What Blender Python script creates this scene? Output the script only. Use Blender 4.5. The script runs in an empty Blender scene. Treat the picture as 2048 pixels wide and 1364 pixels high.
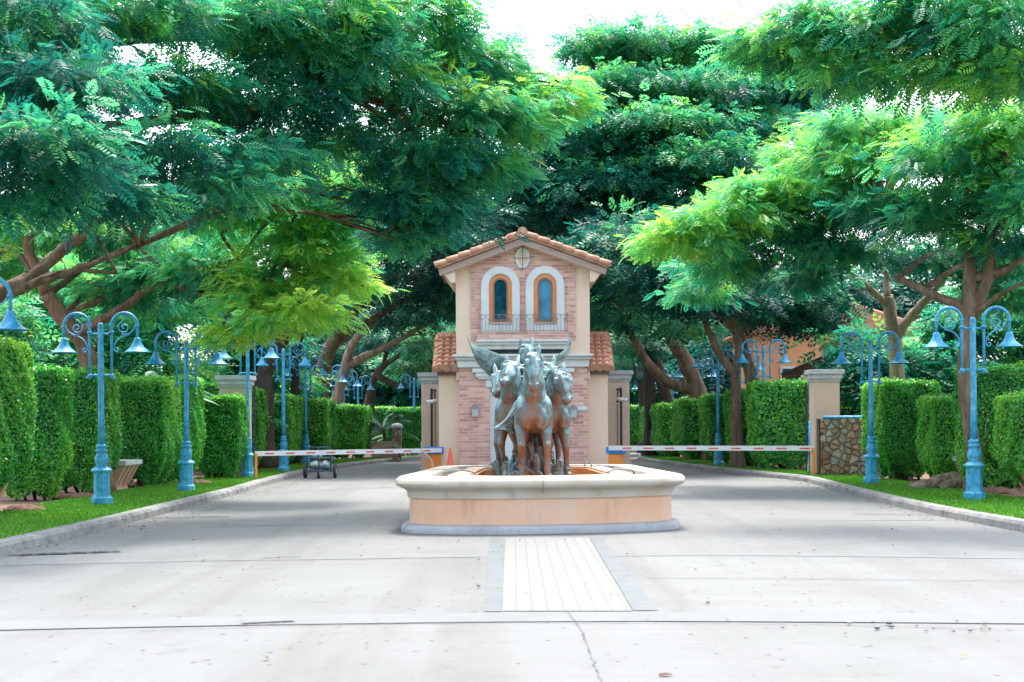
import bpy, bmesh, math, random
import numpy as np
from mathutils import Vector, Matrix
rng = np.random.default_rng(7); random.seed(7)
S = bpy.context.scene
COL = S.collection
F, CX, CH, VX, HY, ROLL = 2844.0, -0.42, 1.6, 1028.0, 850.0, 0.006
R = math.radians

def P(px, py, D):                        # a point of the place, from a sight line and a distance
    H = HY - ROLL*(px-VX)
    return Vector((CX+(px-VX)*D/F, D, CH+(H-py)*D/F))
def G(px, py, z=0.0):                    # a point on the ground at height z
    H = HY - ROLL*(px-VX)
    D = F*(CH-z)/(py-H)
    return Vector((CX+(px-VX)*D/F, D, z))

# ------------------------------------------------------------------ materials
def new_mat(name):
    m = bpy.data.materials.new(name); m.use_nodes = True
    nt = m.node_tree
    return m, nt, nt.nodes['Principled BSDF']
def N(nt, t, **kw):
    n = nt.nodes.new(t)
    for k, v in kw.items():
        if k.startswith('i_'):
            n.inputs[k[2:].replace('_', ' ')].default_value = v
        else: setattr(n, k, v)
    return n
def c4(c): return (c[0], c[1], c[2], 1)
def ramp(nt, fac, stops):
    r = N(nt, 'ShaderNodeValToRGB'); e = r.color_ramp.elements
    while len(e) < len(stops): e.new(0.5)
    for el, (p, c) in zip(e, stops): el.position = p; el.color = c4(c)
    nt.links.new(fac, r.inputs['Fac']); return r.outputs['Color']
def mixc(nt, fac, a, b, mode='MIX'):
    n = N(nt, 'ShaderNodeMix', data_type='RGBA', blend_type=mode)
    for s, v in ((n.inputs[0], fac), (n.inputs[6], a), (n.inputs[7], b)):
        if hasattr(v, 'is_output'): nt.links.new(v, s)
        else: s.default_value = v if isinstance(v, float) else c4(v)
    return n.outputs[2]
def noise(nt, scale, detail=5.0, vec=None, rough=0.6):
    n = N(nt, 'ShaderNodeTexNoise'); n.inputs['Scale'].default_value = scale
    n.inputs['Detail'].default_value = detail; n.inputs['Roughness'].default_value = rough
    if vec is not None: nt.links.new(vec, n.inputs['Vector'])
    return n.outputs['Fac']
def coords(nt, kind='Object', scale=None):
    t = N(nt, 'ShaderNodeTexCoord').outputs[kind]
    if scale:
        mp = N(nt, 'ShaderNodeMapping'); mp.inputs['Scale'].default_value = scale
        nt.links.new(t, mp.inputs['Vector']); t = mp.outputs['Vector']
    return t
def bump(nt, b, h, strength, dist=0.02):
    n = N(nt, 'ShaderNodeBump'); n.inputs['Strength'].default_value = strength; n.inputs['Distance'].default_value = dist
    nt.links.new(h, n.inputs['Height']); nt.links.new(n.outputs['Normal'], b.inputs['Normal'])
def M(name, stops, scale=3.0, rough=0.7, bmp=0.0, bscale=40.0, metal=0.0, stretch=None, spec=0.5, stain=None, dist=0.01):
    m, nt, b = new_mat(name)
    v = coords(nt, 'Object', stretch)
    if not isinstance(stops[0][0], (int, float)) : stops = stops
    c = ramp(nt, noise(nt, scale, 6.0, v), stops)
    if stain:
        col, sc, lo, hi, st = stain
        f = ramp(nt, noise(nt, sc, 8.0, coords(nt, 'Object', st), 0.7), [(lo, (0,0,0)), (hi, (1,1,1))])
        c = mixc(nt, f, c, col)
    nt.links.new(c, b.inputs['Base Color'])
    b.inputs['Roughness'].default_value = rough; b.inputs['Metallic'].default_value = metal
    b.inputs['Specular IOR Level'].default_value = spec
    if bmp: bump(nt, b, noise(nt, bscale, 4.0, v), bmp, dist)
    return m
def two(a, b, lo=0.35, hi=0.65): return [(lo, a), (hi, b)]

def leaf_mat(name, stops, rough=0.45, trans=0.3, spec=0.5):
    m, nt, b = new_mat(name)
    at = N(nt, 'ShaderNodeAttribute'); at.attribute_name = 'tint'
    c = ramp(nt, at.outputs['Fac'], stops)
    nt.links.new(c, b.inputs['Base Color'])
    b.inputs['Roughness'].default_value = rough; b.inputs['Specular IOR Level'].default_value = spec
    tr = N(nt, 'ShaderNodeBsdfTranslucent'); nt.links.new(c, tr.inputs['Color'])
    mx = N(nt, 'ShaderNodeMixShader'); mx.inputs['Fac'].default_value = trans
    nt.links.new(b.outputs['BSDF'], mx.inputs[1]); nt.links.new(tr.outputs['BSDF'], mx.inputs[2])
    nt.links.new(mx.outputs['Shader'], nt.nodes['Material Output'].inputs['Surface'])
    return m
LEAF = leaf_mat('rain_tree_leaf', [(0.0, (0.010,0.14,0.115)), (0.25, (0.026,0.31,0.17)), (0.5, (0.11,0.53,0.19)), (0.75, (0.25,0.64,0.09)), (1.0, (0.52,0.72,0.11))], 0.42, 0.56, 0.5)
FARLEAF = leaf_mat('shaded_tree_leaf', [(0.0, (0.005,0.065,0.06)), (0.3, (0.014,0.19,0.125)), (0.6, (0.06,0.35,0.13)), (1.0, (0.26,0.55,0.08))], 0.45, 0.42, 0.4)  # leaf tones darkened to paint in the shade of the tree tunnel
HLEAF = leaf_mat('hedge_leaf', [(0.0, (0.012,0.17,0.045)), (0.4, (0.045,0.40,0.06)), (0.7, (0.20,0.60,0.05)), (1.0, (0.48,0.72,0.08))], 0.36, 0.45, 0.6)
PLEAF = leaf_mat('palm_leaf', [(0.0, (0.01,0.09,0.04)), (0.6, (0.04,0.19,0.06)), (1.0, (0.25,0.36,0.04))], 0.4, 0.25, 0.5)
CORE = M('hedge_twigs', two((0.008,0.05,0.016),(0.016,0.075,0.022)), 20, 0.9)
BARK = M('bark', [(0.3,(0.085,0.055,0.036)),(0.55,(0.22,0.145,0.095)),(0.75,(0.36,0.265,0.185))], 5.5, 0.95, 1.0, 16.0, stretch=(1,1,0.16), dist=0.09, stain=((0.20,0.17,0.14), 9.0, 0.55, 0.70, (1,1,0.3)))
PBARK = M('pale_bark', [(0.3,(0.16,0.11,0.08)),(0.55,(0.30,0.23,0.17)),(0.75,(0.42,0.36,0.30))], 5.5, 0.95, 1.0, 16.0, stretch=(1,1,0.2), dist=0.09, stain=((0.16,0.13,0.10), 8.0, 0.54, 0.70, (1,1,0.3)))
DBARK = M('dark_bark', [(0.3,(0.035,0.028,0.022)),(0.6,(0.085,0.062,0.045)),(0.8,(0.15,0.11,0.08))], 5.0, 0.95, 1.0, 14.0, stretch=(1,1,0.16), dist=0.09)
BLUE = M('blue_paint', [(0.35,(0.014,0.20,0.40)),(0.55,(0.035,0.33,0.54)),(0.75,(0.16,0.45,0.62))], 9.0, 0.42, 0.2, 60.0, spec=0.5, stain=((0.10,0.17,0.22), 11.0, 0.60, 0.74, (1,1,0.4)))
PEACH = M('peach_plaster', two((0.52,0.32,0.20),(0.60,0.39,0.26)), 0.8, 0.85, 0.08, 120.0, stain=((0.42,0.31,0.22), 1.4, 0.62, 0.82, (1,1,0.3)))
PLAST = M('cream_plaster', two((0.74,0.55,0.41),(0.80,0.60,0.46)), 0.8, 0.85, 0.15, 90.0, stain=((0.58,0.42,0.32), 1.6, 0.56, 0.80, (1.4,1,0.22)))
TAUPE = M('pillar_plaster', two((0.54,0.40,0.30),(0.60,0.45,0.35)), 0.8, 0.85, 0.08, 120.0)
STONEW = M('cast_stone', two((0.58,0.59,0.58),(0.70,0.70,0.68)), 2.2, 0.75, 0.1, 80.0, stain=((0.30,0.31,0.29), 2.2, 0.60, 0.78, (1,1,0.35)))
STONEG = M('grey_stone', two((0.34,0.36,0.37),(0.52,0.53,0.53)), 2.5, 0.8, 0.15, 60.0, stain=((0.16,0.16,0.15), 3.0, 0.58, 0.75, (1,1,0.35)))
WHITE = M('white_paint', two((0.62,0.64,0.65),(0.68,0.70,0.71)), 1.5, 0.5)
FASC = M('brown_timber', two((0.16,0.10,0.085),(0.22,0.15,0.12)), 4.0, 0.7, stretch=(0.3,1,4))
RAKE = M('rake_board', two((0.34,0.23,0.19),(0.42,0.29,0.24)), 4.0, 0.7, stretch=(0.3,1,4))
TILE = M('clay_tile', [(0.3,(0.36,0.15,0.09)),(0.5,(0.50,0.24,0.15)),(0.7,(0.56,0.36,0.26))], 4.5, 0.8, 0.25, 50.0, stain=((0.13,0.10,0.08), 2.2, 0.56, 0.72, None))
ORFR = M('orange_window_timber', two((0.60,0.18,0.05),(0.70,0.25,0.08)), 3.0, 0.5)
IRON = M('black_iron', two((0.015,0.02,0.025),(0.035,0.04,0.05)), 6.0, 0.5)
RAIL = M('grey_iron', two((0.12,0.14,0.15),(0.22,0.23,0.24)), 6.0, 0.5)
ORANGE = M('orange_paint', two((0.75,0.22,0.04),(0.82,0.30,0.06)), 3.0, 0.5)
BBLUE = M('bright_blue_paint', two((0.02,0.19,0.55),(0.03,0.25,0.62)), 3.0, 0.4)
RED = M('red_paint', two((0.65,0.06,0.05),(0.72,0.10,0.07)), 4.0, 0.5)
CONE = M('cone_plastic', two((0.70,0.09,0.05),(0.78,0.15,0.09)), 4.0, 0.5)
RUBBER = M('black_rubber', two((0.02,0.02,0.022),(0.035,0.035,0.04)), 8.0, 0.8)
BAG = M('plastic_bag', [(0.35,(0.36,0.42,0.45)),(0.6,(0.22,0.29,0.33)),(0.75,(0.42,0.47,0.50))], 6.0, 0.35, 0.6, 14.0)
SOIL = M('red_soil', two((0.10,0.05,0.035),(0.17,0.09,0.06)), 3.0, 0.95, 0.6, 20.0, dist=0.04)
GROUNDM = M('ground_soil', two((0.03,0.07,0.025),(0.10,0.085,0.05)), 0.4, 0.95, 0.5, 8.0)
GRASSM = M('lawn', [(0.3,(0.045,0.19,0.018)),(0.55,(0.085,0.29,0.02)),(0.75,(0.15,0.37,0.03))], 1.6, 0.85, 0.9, 90.0, dist=0.03)
POOLT = M('orange_pool_tile', two((0.55,0.22,0.07),(0.68,0.33,0.13)), 12.0, 0.6, 0.2, 40, stretch=(1,1,0.3))
PLANK = M('pale_timber', two((0.55,0.38,0.26),(0.66,0.49,0.36)), 3.0, 0.7, stretch=(4,0.4,1))
DARKW = M('wet_stone', two((0.05,0.05,0.045),(0.10,0.09,0.08)), 3.0, 0.35)

def glass_mat(name, c):
    m, nt, b = new_mat(name); b.inputs['Base Color'].default_value = c4(c)
    b.inputs['Roughness'].default_value = 0.06; b.inputs['Specular IOR Level'].default_value = 0.9
    bump(nt, b, noise(nt, 3.0, 2.0, coords(nt)), 0.05); return m
def glass_mat(name, c):
    m, nt, b = new_mat(name); t = coords(nt)
    cc = ramp(nt, noise(nt, 2.2, 5.0, coords(nt, 'Object', (1.5,1,0.8))), [(0.35,tuple(v*.35 for v in c)),(0.5,c),(0.7,tuple(min(1,v*1.5+.01) for v in c))])  # uneven tones stand in for reflections, painted into the pane colour
    nt.links.new(cc, b.inputs['Base Color']); b.inputs['Roughness'].default_value = 0.05; b.inputs['Specular IOR Level'].default_value = 0.4
    bump(nt, b, noise(nt, 3.0, 2.0, t), 0.05); return m
GLASSD = glass_mat('dark_glass', (0.005,0.055,0.08)); GLASSB = glass_mat('blue_glass', (0.0,0.17,0.30))

def brick_mat():
    m, nt, b = new_mat('pink_brick')
    t = coords(nt); sp = N(nt, 'ShaderNodeSeparateXYZ'); nt.links.new(t, sp.inputs[0])
    ad = N(nt, 'ShaderNodeMath'); nt.links.new(sp.outputs['X'], ad.inputs[0]); nt.links.new(sp.outputs['Y'], ad.inputs[1])
    cb = N(nt, 'ShaderNodeCombineXYZ'); nt.links.new(ad.outputs[0], cb.inputs['X']); nt.links.new(sp.outputs['Z'], cb.inputs['Y'])
    br = N(nt, 'ShaderNodeTexBrick'); nt.links.new(cb.outputs[0], br.inputs['Vector'])
    br.inputs['Scale'].default_value = 1.0; br.inputs['Brick Width'].default_value = 0.34; br.inputs['Row Height'].default_value = 0.095
    br.inputs['Mortar Size'].default_value = 0.012; br.inputs['Mortar Smooth'].default_value = 0.3; br.inputs['Bias'].default_value = 0.0
    br.inputs['Color1'].default_value = (0.78,0.46,0.37,1); br.inputs['Color2'].default_value = (0.46,0.20,0.16,1)
    br.inputs['Mortar'].default_value = (0.62,0.48,0.42,1)
    c = mixc(nt, ramp(nt, noise(nt, 5.0, 6.0, t), [(0.45,(0,0,0)),(0.8,(0.55,0.55,0.55))]), br.outputs['Color'], (0.64,0.43,0.36))
    nt.links.new(c, b.inputs['Base Color']); b.inputs['Roughness'].default_value = 0.85
    inv = N(nt, 'ShaderNodeMath', operation='SUBTRACT'); inv.inputs[0].default_value = 1.0; nt.links.new(br.outputs['Fac'], inv.inputs[1])
    bump(nt, b, inv.outputs[0], 0.6, 0.01); return m
BRICK = brick_mat()

def rubble_mat():
    m, nt, b = new_mat('rubble_stone'); t = coords(nt)
    v = N(nt, 'ShaderNodeTexVoronoi'); v.inputs['Scale'].default_value = 5.0; nt.links.new(t, v.inputs['Vector'])
    e = N(nt, 'ShaderNodeTexVoronoi', feature='DISTANCE_TO_EDGE'); e.inputs['Scale'].default_value = 5.0; nt.links.new(t, e.inputs['Vector'])
    sp = N(nt, 'ShaderNodeSeparateColor'); nt.links.new(v.outputs['Color'], sp.inputs[0])
    c = ramp(nt, sp.outputs[0], [(0.0,(0.30,0.13,0.07)),(0.3,(0.42,0.27,0.17)),(0.5,(0.30,0.29,0.28)),(0.7,(0.45,0.22,0.12)),(0.9,(0.42,0.38,0.34))])
    c = mixc(nt, ramp(nt, noise(nt, 14.0, 6.0, t), [(0.4,(0,0,0)),(0.8,(0.6,0.6,0.6))]), c, (0.16,0.11,0.08))
    c = mixc(nt, ramp(nt, e.outputs['Distance'], [(0.01,(1,1,1)),(0.05,(0,0,0))]), c, (0.10,0.07,0.05))
    nt.links.new(c, b.inputs['Base Color']); b.inputs['Roughness'].default_value = 0.85
    bump(nt, b, ramp(nt, e.outputs['Distance'], [(0.0,(0,0,0)),(0.15,(1,1,1))]), 1.0, 0.06); return m
RUBBLE = rubble_mat()

def bronze_mat():
    m, nt, b = new_mat('patinated_bronze'); t = coords(nt, 'Object')
    g = N(nt, 'ShaderNodeNewGeometry'); sp = N(nt, 'ShaderNodeSeparateXYZ'); nt.links.new(g.outputs['Normal'], sp.inputs[0])
    so = N(nt, 'ShaderNodeSeparateXYZ'); nt.links.new(t, so.inputs[0])
    ab = N(nt, 'ShaderNodeMath', operation='ABSOLUTE'); nt.links.new(so.outputs['X'], ab.inputs[0])
    n1 = noise(nt, 4.0, 8.0, t, 0.68); n2 = noise(nt, 10.0, 7.0, coords(nt, 'Object', (1,1,0.22)), 0.7)
    def mad(x, k, y):
        a = N(nt, 'ShaderNodeMath', operation='MULTIPLY_ADD'); nt.links.new(x, a.inputs[0]); a.inputs[1].default_value = k
        if hasattr(y, 'is_output'): nt.links.new(y, a.inputs[2])
        else: a.inputs[2].default_value = y
        return a.outputs[0]
    f = mad(n1, 0.95, -0.315); mn = N(nt, 'ShaderNodeMath', operation='MINIMUM'); nt.links.new(ab.outputs[0], mn.inputs[0]); mn.inputs[1].default_value = 0.24
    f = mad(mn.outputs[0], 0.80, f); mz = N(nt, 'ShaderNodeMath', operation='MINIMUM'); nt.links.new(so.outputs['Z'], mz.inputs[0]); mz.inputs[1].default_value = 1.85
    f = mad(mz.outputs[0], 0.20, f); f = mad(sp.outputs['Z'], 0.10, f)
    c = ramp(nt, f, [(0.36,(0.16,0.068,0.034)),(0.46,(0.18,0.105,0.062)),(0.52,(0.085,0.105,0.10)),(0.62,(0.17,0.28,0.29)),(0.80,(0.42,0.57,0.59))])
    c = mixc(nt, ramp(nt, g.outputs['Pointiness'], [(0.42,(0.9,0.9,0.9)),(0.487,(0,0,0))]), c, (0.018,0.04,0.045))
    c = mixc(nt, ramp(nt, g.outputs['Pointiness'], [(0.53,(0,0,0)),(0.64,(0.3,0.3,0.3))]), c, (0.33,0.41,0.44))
    c = mixc(nt, ramp(nt, n2, [(0.53,(0,0,0)),(0.70,(0.85,0.85,0.85))]), c, (0.035,0.075,0.085))
    c = mixc(nt, ramp(nt, noise(nt, 6.0, 7.0, coords(nt, 'Object', (1.3,1,0.35))), [(0.57,(0,0,0)),(0.70,(0.6,0.6,0.6))]), c, (0.10,0.30,0.36))
    nt.links.new(c, b.inputs['Base Color']); b.inputs['Roughness'].default_value = 0.5; b.inputs['Metallic'].default_value = 0.15
    bump(nt, b, n2, 0.5, 0.015); return m
BRONZE = bronze_mat()

def concrete_mat():
    m, nt, b = new_mat('worn_concrete'); t = coords(nt)
    c = ramp(nt, noise(nt, 0.35, 8.0, t, 0.6), [(0.3,(0.091,0.098,0.093)),(0.5,(0.114,0.121,0.118)),(0.7,(0.127,0.136,0.132))])
    c = mixc(nt, ramp(nt, noise(nt, 1.2, 8.0, coords(nt, 'Object', (0.15,1.6,1)), 0.7), [(0.5,(0,0,0)),(0.75,(0.55,0.55,0.55))]), c, (0.083,0.087,0.084))
    v = N(nt, 'ShaderNodeTexVoronoi'); v.inputs['Scale'].default_value = 5.5; nt.links.new(coords(nt, 'Object', (1,0.6,1)), v.inputs['Vector'])
    sp = N(nt, 'ShaderNodeMath', operation='MULTIPLY_ADD'); nt.links.new(noise(nt, 1.1, 3.0, t), sp.inputs[0]); sp.inputs[1].default_value = -0.11; nt.links.new(v.outputs['Distance'], sp.inputs[2])
    c = mixc(nt, ramp(nt, sp.outputs[0], [(0.0,(0.9,0.9,0.9)),(0.085,(0,0,0))]), c, (0.027,0.026,0.026))
    c = mixc(nt, ramp(nt, noise(nt, 60.0, 4.0, t, 0.8), [(0.55,(0,0,0)),(0.75,(0.5,0.5,0.5))]), c, (0.068,0.073,0.072))
    c = mixc(nt, ramp(nt, noise(nt, 1.0, 6.0, coords(nt, 'Object', (1.1,0.05,1)), 0.6), [(0.48,(0,0,0)),(0.72,(0.6,0.6,0.6))]), c, (0.058,0.058,0.056))
    c = mixc(nt, ramp(nt, noise(nt, 2.6, 9.0, t, 0.75), [(0.57,(0,0,0)),(0.66,(0.55,0.55,0.55))]), c, (0.051,0.051,0.048))
    nt.links.new(c, b.inputs['Base Color']); b.inputs['Roughness'].default_value = 0.8
    bump(nt, b, noise(nt, 45.0, 6.0, t, 0.8), 0.35, 0.006); return m
CONC = concrete_mat()
CONCL = M('pale_concrete', two((0.099,0.108,0.106),(0.116,0.128,0.126)), 1.5, 0.8, 0.2, 60.0, stain=((0.085,0.093,0.090), 2.0, 0.58, 0.8, (0.4,1,1)))
CONCG = M('grey_slate', two((0.055,0.072,0.078),(0.081,0.095,0.101)), 3.0, 0.7, 0.2, 60.0)
CRACK = M('crack_dirt', two((0.013,0.013,0.012),(0.026,0.026,0.021)), 12.0, 0.95)
def paver_mat():
    m, nt, b = new_mat('white_pavers'); t = coords(nt)
    br = N(nt, 'ShaderNodeTexBrick'); nt.links.new(t, br.inputs['Vector']); br.offset = 0.0
    br.inputs['Scale'].default_value = 1.0; br.inputs['Brick Width'].default_value = 0.137; br.inputs['Row Height'].default_value = 0.30
    br.inputs['Mortar Size'].default_value = 0.007; br.inputs['Mortar Smooth'].default_value = 0.4
    br.inputs['Color1'].default_value = (0.133,0.144,0.136,1); br.inputs['Color2'].default_value = (0.121,0.131,0.121,1); br.inputs['Mortar'].default_value = (0.081,0.085,0.081,1)
    c = mixc(nt, ramp(nt, noise(nt, 4.0, 7.0, t), [(0.5,(0,0,0)),(0.8,(0.5,0.5,0.5))]), br.outputs['Color'], (0.101,0.108,0.101))
    nt.links.new(c, b.inputs['Base Color']); b.inputs['Roughness'].default_value = 0.75; return m
PAVER = paver_mat()
KERB = M('kerb_concrete', two((0.17,0.17,0.165),(0.25,0.25,0.24)), 3.0, 0.85, 0.5, 30.0, stain=((0.05,0.05,0.042), 4.0, 0.52, 0.68, (2,0.7,1)), dist=0.02)

FAINT = M('faint_joint', two((0.075,0.076,0.073),(0.105,0.105,0.10)), 8.0, 0.95)
# ------------------------------------------------------------------ objects
def obj(name, mesh, mat=None, parent=None, loc=None):
    o = bpy.data.objects.new(name, mesh); COL.objects.link(o)
    if mat is not None and mesh is not None and len(mesh.materials) == 0: mesh.materials.append(mat)
    if parent is not None: o.parent = parent
    if loc is not None: o.location = loc
    return o
def tag(o, label=None, cat=None, group=None, kind=None):
    for k, v in (('label', label), ('category', cat), ('group', group), ('kind', kind)):
        if v: o[k] = v
    return o
def thing(name, label, cat, loc=(0,0,0), rz=0.0, group=None):
    o = bpy.data.objects.new(name, None); COL.objects.link(o)
    o.location = loc; o.rotation_euler = (0,0,rz); o.empty_display_size = 0.2
    return tag(o, label, cat, group)
def copy_tree(o, parent=None):
    c = o.copy(); COL.objects.link(c)
    if parent is not None: c.parent = parent
    for ch in list(o.children): copy_tree(ch, c)
    return c
def mesh_np(name, V, quads, attr=None, smooth=False):
    me = bpy.data.meshes.new(name); n = len(V); k = len(quads); w = quads.shape[1]
    me.vertices.add(n); me.vertices.foreach_set('co', np.ascontiguousarray(V, dtype=np.float32).ravel())
    me.loops.add(k*w); me.loops.foreach_set('vertex_index', np.ascontiguousarray(quads, dtype=np.int32).ravel())
    me.polygons.add(k); me.polygons.foreach_set('loop_start', np.arange(0, k*w, w, dtype=np.int32))
    me.update(calc_edges=True)
    if attr is not None:
        a = me.attributes.new('tint', 'FLOAT', 'POINT'); a.data.foreach_set('value', np.ascontiguousarray(attr, dtype=np.float32))
    if smooth: me.polygons.foreach_set('use_smooth', np.ones(k, dtype=bool))
    return me
class MB:
    def __init__(s): s.bm = bmesh.new()
    def box(s, c, d, rot=None, taper=1.0):
        hx, hy, hz = d[0]/2, d[1]/2, d[2]/2; vs = []
        for z, t in ((-hz, 1.0), (hz, taper)):
            for x, y in ((-hx,-hy),(hx,-hy),(hx,hy),(-hx,hy)):
                v = Vector((x*t, y*t, z))
                if rot: v = rot @ v
                vs.append(s.bm.verts.new(v+Vector(c)))
        for f in ((3,2,1,0),(4,5,6,7),(0,1,5,4),(1,2,6,5),(2,3,7,6),(3,0,4,7)): s.bm.faces.new([vs[i] for i in f])
        return s
    def prism(s, pts, a, b, axis='z'):            # extrude a 2-D outline from a to b
        def mk(p, h): return Vector((p[0],p[1],h)) if axis == 'z' else (Vector((p[0],h,p[1])) if axis == 'y' else Vector((h,p[0],p[1])))
        lo = [s.bm.verts.new(mk(p, a)) for p in pts]; hi = [s.bm.verts.new(mk(p, b)) for p in pts]; n = len(pts)
        s.bm.faces.new(lo[::-1]); s.bm.faces.new(hi)
        for i in range(n): s.bm.faces.new((lo[i], lo[(i+1)%n], hi[(i+1)%n], hi[i]))
        return s
    def ring(s, outer, inner, a, b, axis='y'):    # extruded outline with a hole (equal counts)
        def mk(p, h): return Vector((p[0],h,p[1])) if axis == 'y' else Vector((p[0],p[1],h))
        n = len(outer); L = [[s.bm.verts.new(mk(p, h)) for p in q] for q in (outer, inner) for h in (a, b)]
        oa, ob, ia, ib = L
        for i in range(n):
            j = (i+1) % n
            for q in ((oa[i],oa[j],ob[j],ob[i]), (ia[j],ia[i],ib[i],ib[j]), (oa[j],oa[i],ia[i],ia[j]), (ob[i],ob[j],ib[j],ib[i])): s.bm.faces.new(q)
        return s
    def tube(s, pts, r, n=8, cap=True, ell=None, ref=None, smooth=True):
        pts = [Vector(p) for p in pts]; m = len(pts)
        rr = r if isinstance(r, (list, tuple)) else [r]*m
        rings = []; prev = None
        for i, p in enumerate(pts):
            t = (pts[min(i+1,m-1)]-pts[max(i-1,0)]).normalized()
            if ref is not None: a = Vector(ref)
            elif prev is None: a = Vector((0,0,1)) if abs(t.z) < 0.9 else Vector((1,0,0))
            else: a = prev
            u = (a - t*a.dot(t)).normalized(); w = t.cross(u); prev = u
            q = rr[i]; ru, rw = (q, q) if not isinstance(q, tuple) else q
            rings.append([s.bm.verts.new(p + u*(ru*math.cos(k*2*math.pi/n)) + w*(rw*math.sin(k*2*math.pi/n))) for k in range(n)])
        for a, b in zip(rings, rings[1:]):
            for k in range(n):
                f = s.bm.faces.new((a[k], a[(k+1)%n], b[(k+1)%n], b[k])); f.smooth = smooth
        if cap: s.bm.faces.new(rings[0][::-1]); s.bm.faces.new(rings[-1])
        return s
    def lathe(s, prof, n=24, c=(0,0,0), smooth=True, cap=True):
        rings = [[s.bm.verts.new((c[0]+r*math.cos(k*2*math.pi/n+math.pi/n), c[1]+r*math.sin(k*2*math.pi/n+math.pi/n), c[2]+z)) for k in range(n)] for r, z in prof]
        for a, b in zip(rings, rings[1:]):
            for k in range(n):
                f = s.bm.faces.new((a[k], a[(k+1)%n], b[(k+1)%n], b[k])); f.smooth = smooth
        if cap: s.bm.faces.new(rings[0][::-1]); s.bm.faces.new(rings[-1])
        return s
    def ball(s, c, r, sc=(1,1,1), u=12, v=8):
        for q in bmesh.ops.create_uvsphere(s.bm, u_segments=u, v_segments=v, radius=r)['verts']:
            q.co = Vector((q.co.x*sc[0], q.co.y*sc[1], q.co.z*sc[2]))+Vector(c)
            for f in q.link_faces: f.smooth = True
        return s
    def mesh(s, name, bev=0.0, seg=2):
        bmesh.ops.recalc_face_normals(s.bm, faces=s.bm.faces)
        if bev:
            es = [e for e in s.bm.edges if len(e.link_faces) == 2 and e.calc_face_angle(0) > 0.6]
            bmesh.ops.bevel(s.bm, geom=es, offset=bev, segments=seg, affect='EDGES', clamp_overlap=True)
        me = bpy.data.meshes.new(name); s.bm.to_mesh(me); s.bm.free(); return me
    def build(s, name, mat, parent=None, loc=None, bev=0.0, seg=2): return obj(name, s.mesh(name, bev, seg), mat, parent, loc)
def remeshed(mb, voxel, smooth=4, name='form'):
    me = mb.mesh('tmp'); o = bpy.data.objects.new('tmp', me); COL.objects.link(o)
    r = o.modifiers.new('r', 'REMESH'); r.mode = 'VOXEL'; r.voxel_size = voxel; r.use_smooth_shade = True
    sm = o.modifiers.new('s', 'SMOOTH'); sm.factor = 0.5; sm.iterations = smooth
    dg = bpy.context.evaluated_depsgraph_get(); dg.update()
    out = bpy.data.meshes.new_from_object(o.evaluated_get(dg)); out.name = name
    bpy.data.objects.remove(o); bpy.data.meshes.remove(me); return out
def spline(pts, n):
    pts = [Vector(p) for p in pts]
    if len(pts) < 3: return [pts[0].lerp(pts[-1], i/n) for i in range(n+1)]
    Q = [pts[0]*2-pts[1]]+pts+[pts[-1]*2-pts[-2]]; out = []
    segs = len(pts)-1
    for k in range(n+1):
        u = k/n*segs; i = min(int(u), segs-1); t = u-i; a, b, c, d = Q[i:i+4]
        out.append(0.5*((2*b)+(c-a)*t+(2*a-5*b+4*c-d)*t*t+(3*b-a-3*c+d)*t**3))
    return out
def sheet(name, pts, z, mat, kind='structure', label=None):
    bm = bmesh.new(); bm.faces.new([bm.verts.new((p[0], p[1], z)) for p in pts]); bmesh.ops.triangulate(bm, faces=bm.faces)
    bmesh.ops.recalc_face_normals(bm, faces=bm.faces)
    if bm.faces[:][0].normal.z < 0: bmesh.ops.reverse_faces(bm, faces=bm.faces)
    me = bpy.data.meshes.new(name); bm.to_mesh(me); bm.free()
    return tag(obj(name, me, mat), label, None, None, kind)
# ------------------------------------------------------------------ the setting
sheet('ground', [(-400,-60),(400,-60),(400,900),(-400,900)], -0.03, GROUNDM)
LK = [(-6.9,-30),(-6.9,17.9),(-6.82,22),(-6.92,28.7),(-6.96,34),(-7.2,38.3),(-7.4,47.6),(-6.9,56),(-6.1,62),(-4.7,68.5),(-2.4,74),(1.5,79)]
RK = [(7.0,-30),(7.0,20),(6.8,24),(6.85,27),(7.15,33),(7.6,39.9),(7.05,42.0),(6.4,47.5),(5.6,54.5),(5.1,60),(5.3,67),(6.8,74),(9.5,79)]
def byy(A, ys):
    a = np.array(A); X = np.interp(ys, a[:,1], a[:,0])
    for _ in range(3): X[1:-1] = (X[:-2]+2*X[1:-1]+X[2:])/4
    return [Vector((float(x), float(y))) for x, y in zip(X, ys)]
YS = np.concatenate([np.linspace(-30,10,6)[:-1], np.linspace(10,79,70)]); LKs, RKs = byy(LK, YS), byy(RK, YS)
def strip(name, A, B, z, mat, kind='structure', side=None):
    n = len(A); V = [(p[0],p[1],z) for p in A]+[(p[0],p[1],z) for p in B]
    Q = [(i, i+1, n+i+1, n+i) for i in range(n-1)]; me = bpy.data.meshes.new(name); me.from_pydata(V, [], Q); me.update()
    if me.polygons[0].normal.z < 0: me.flip_normals()
    return tag(obj(name, me, mat), None, None, None, kind)
strip('road', LKs, RKs, 0.0, CONC)
def offs(A, d): return [(p[0]+d, p[1]) for p in A]
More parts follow.
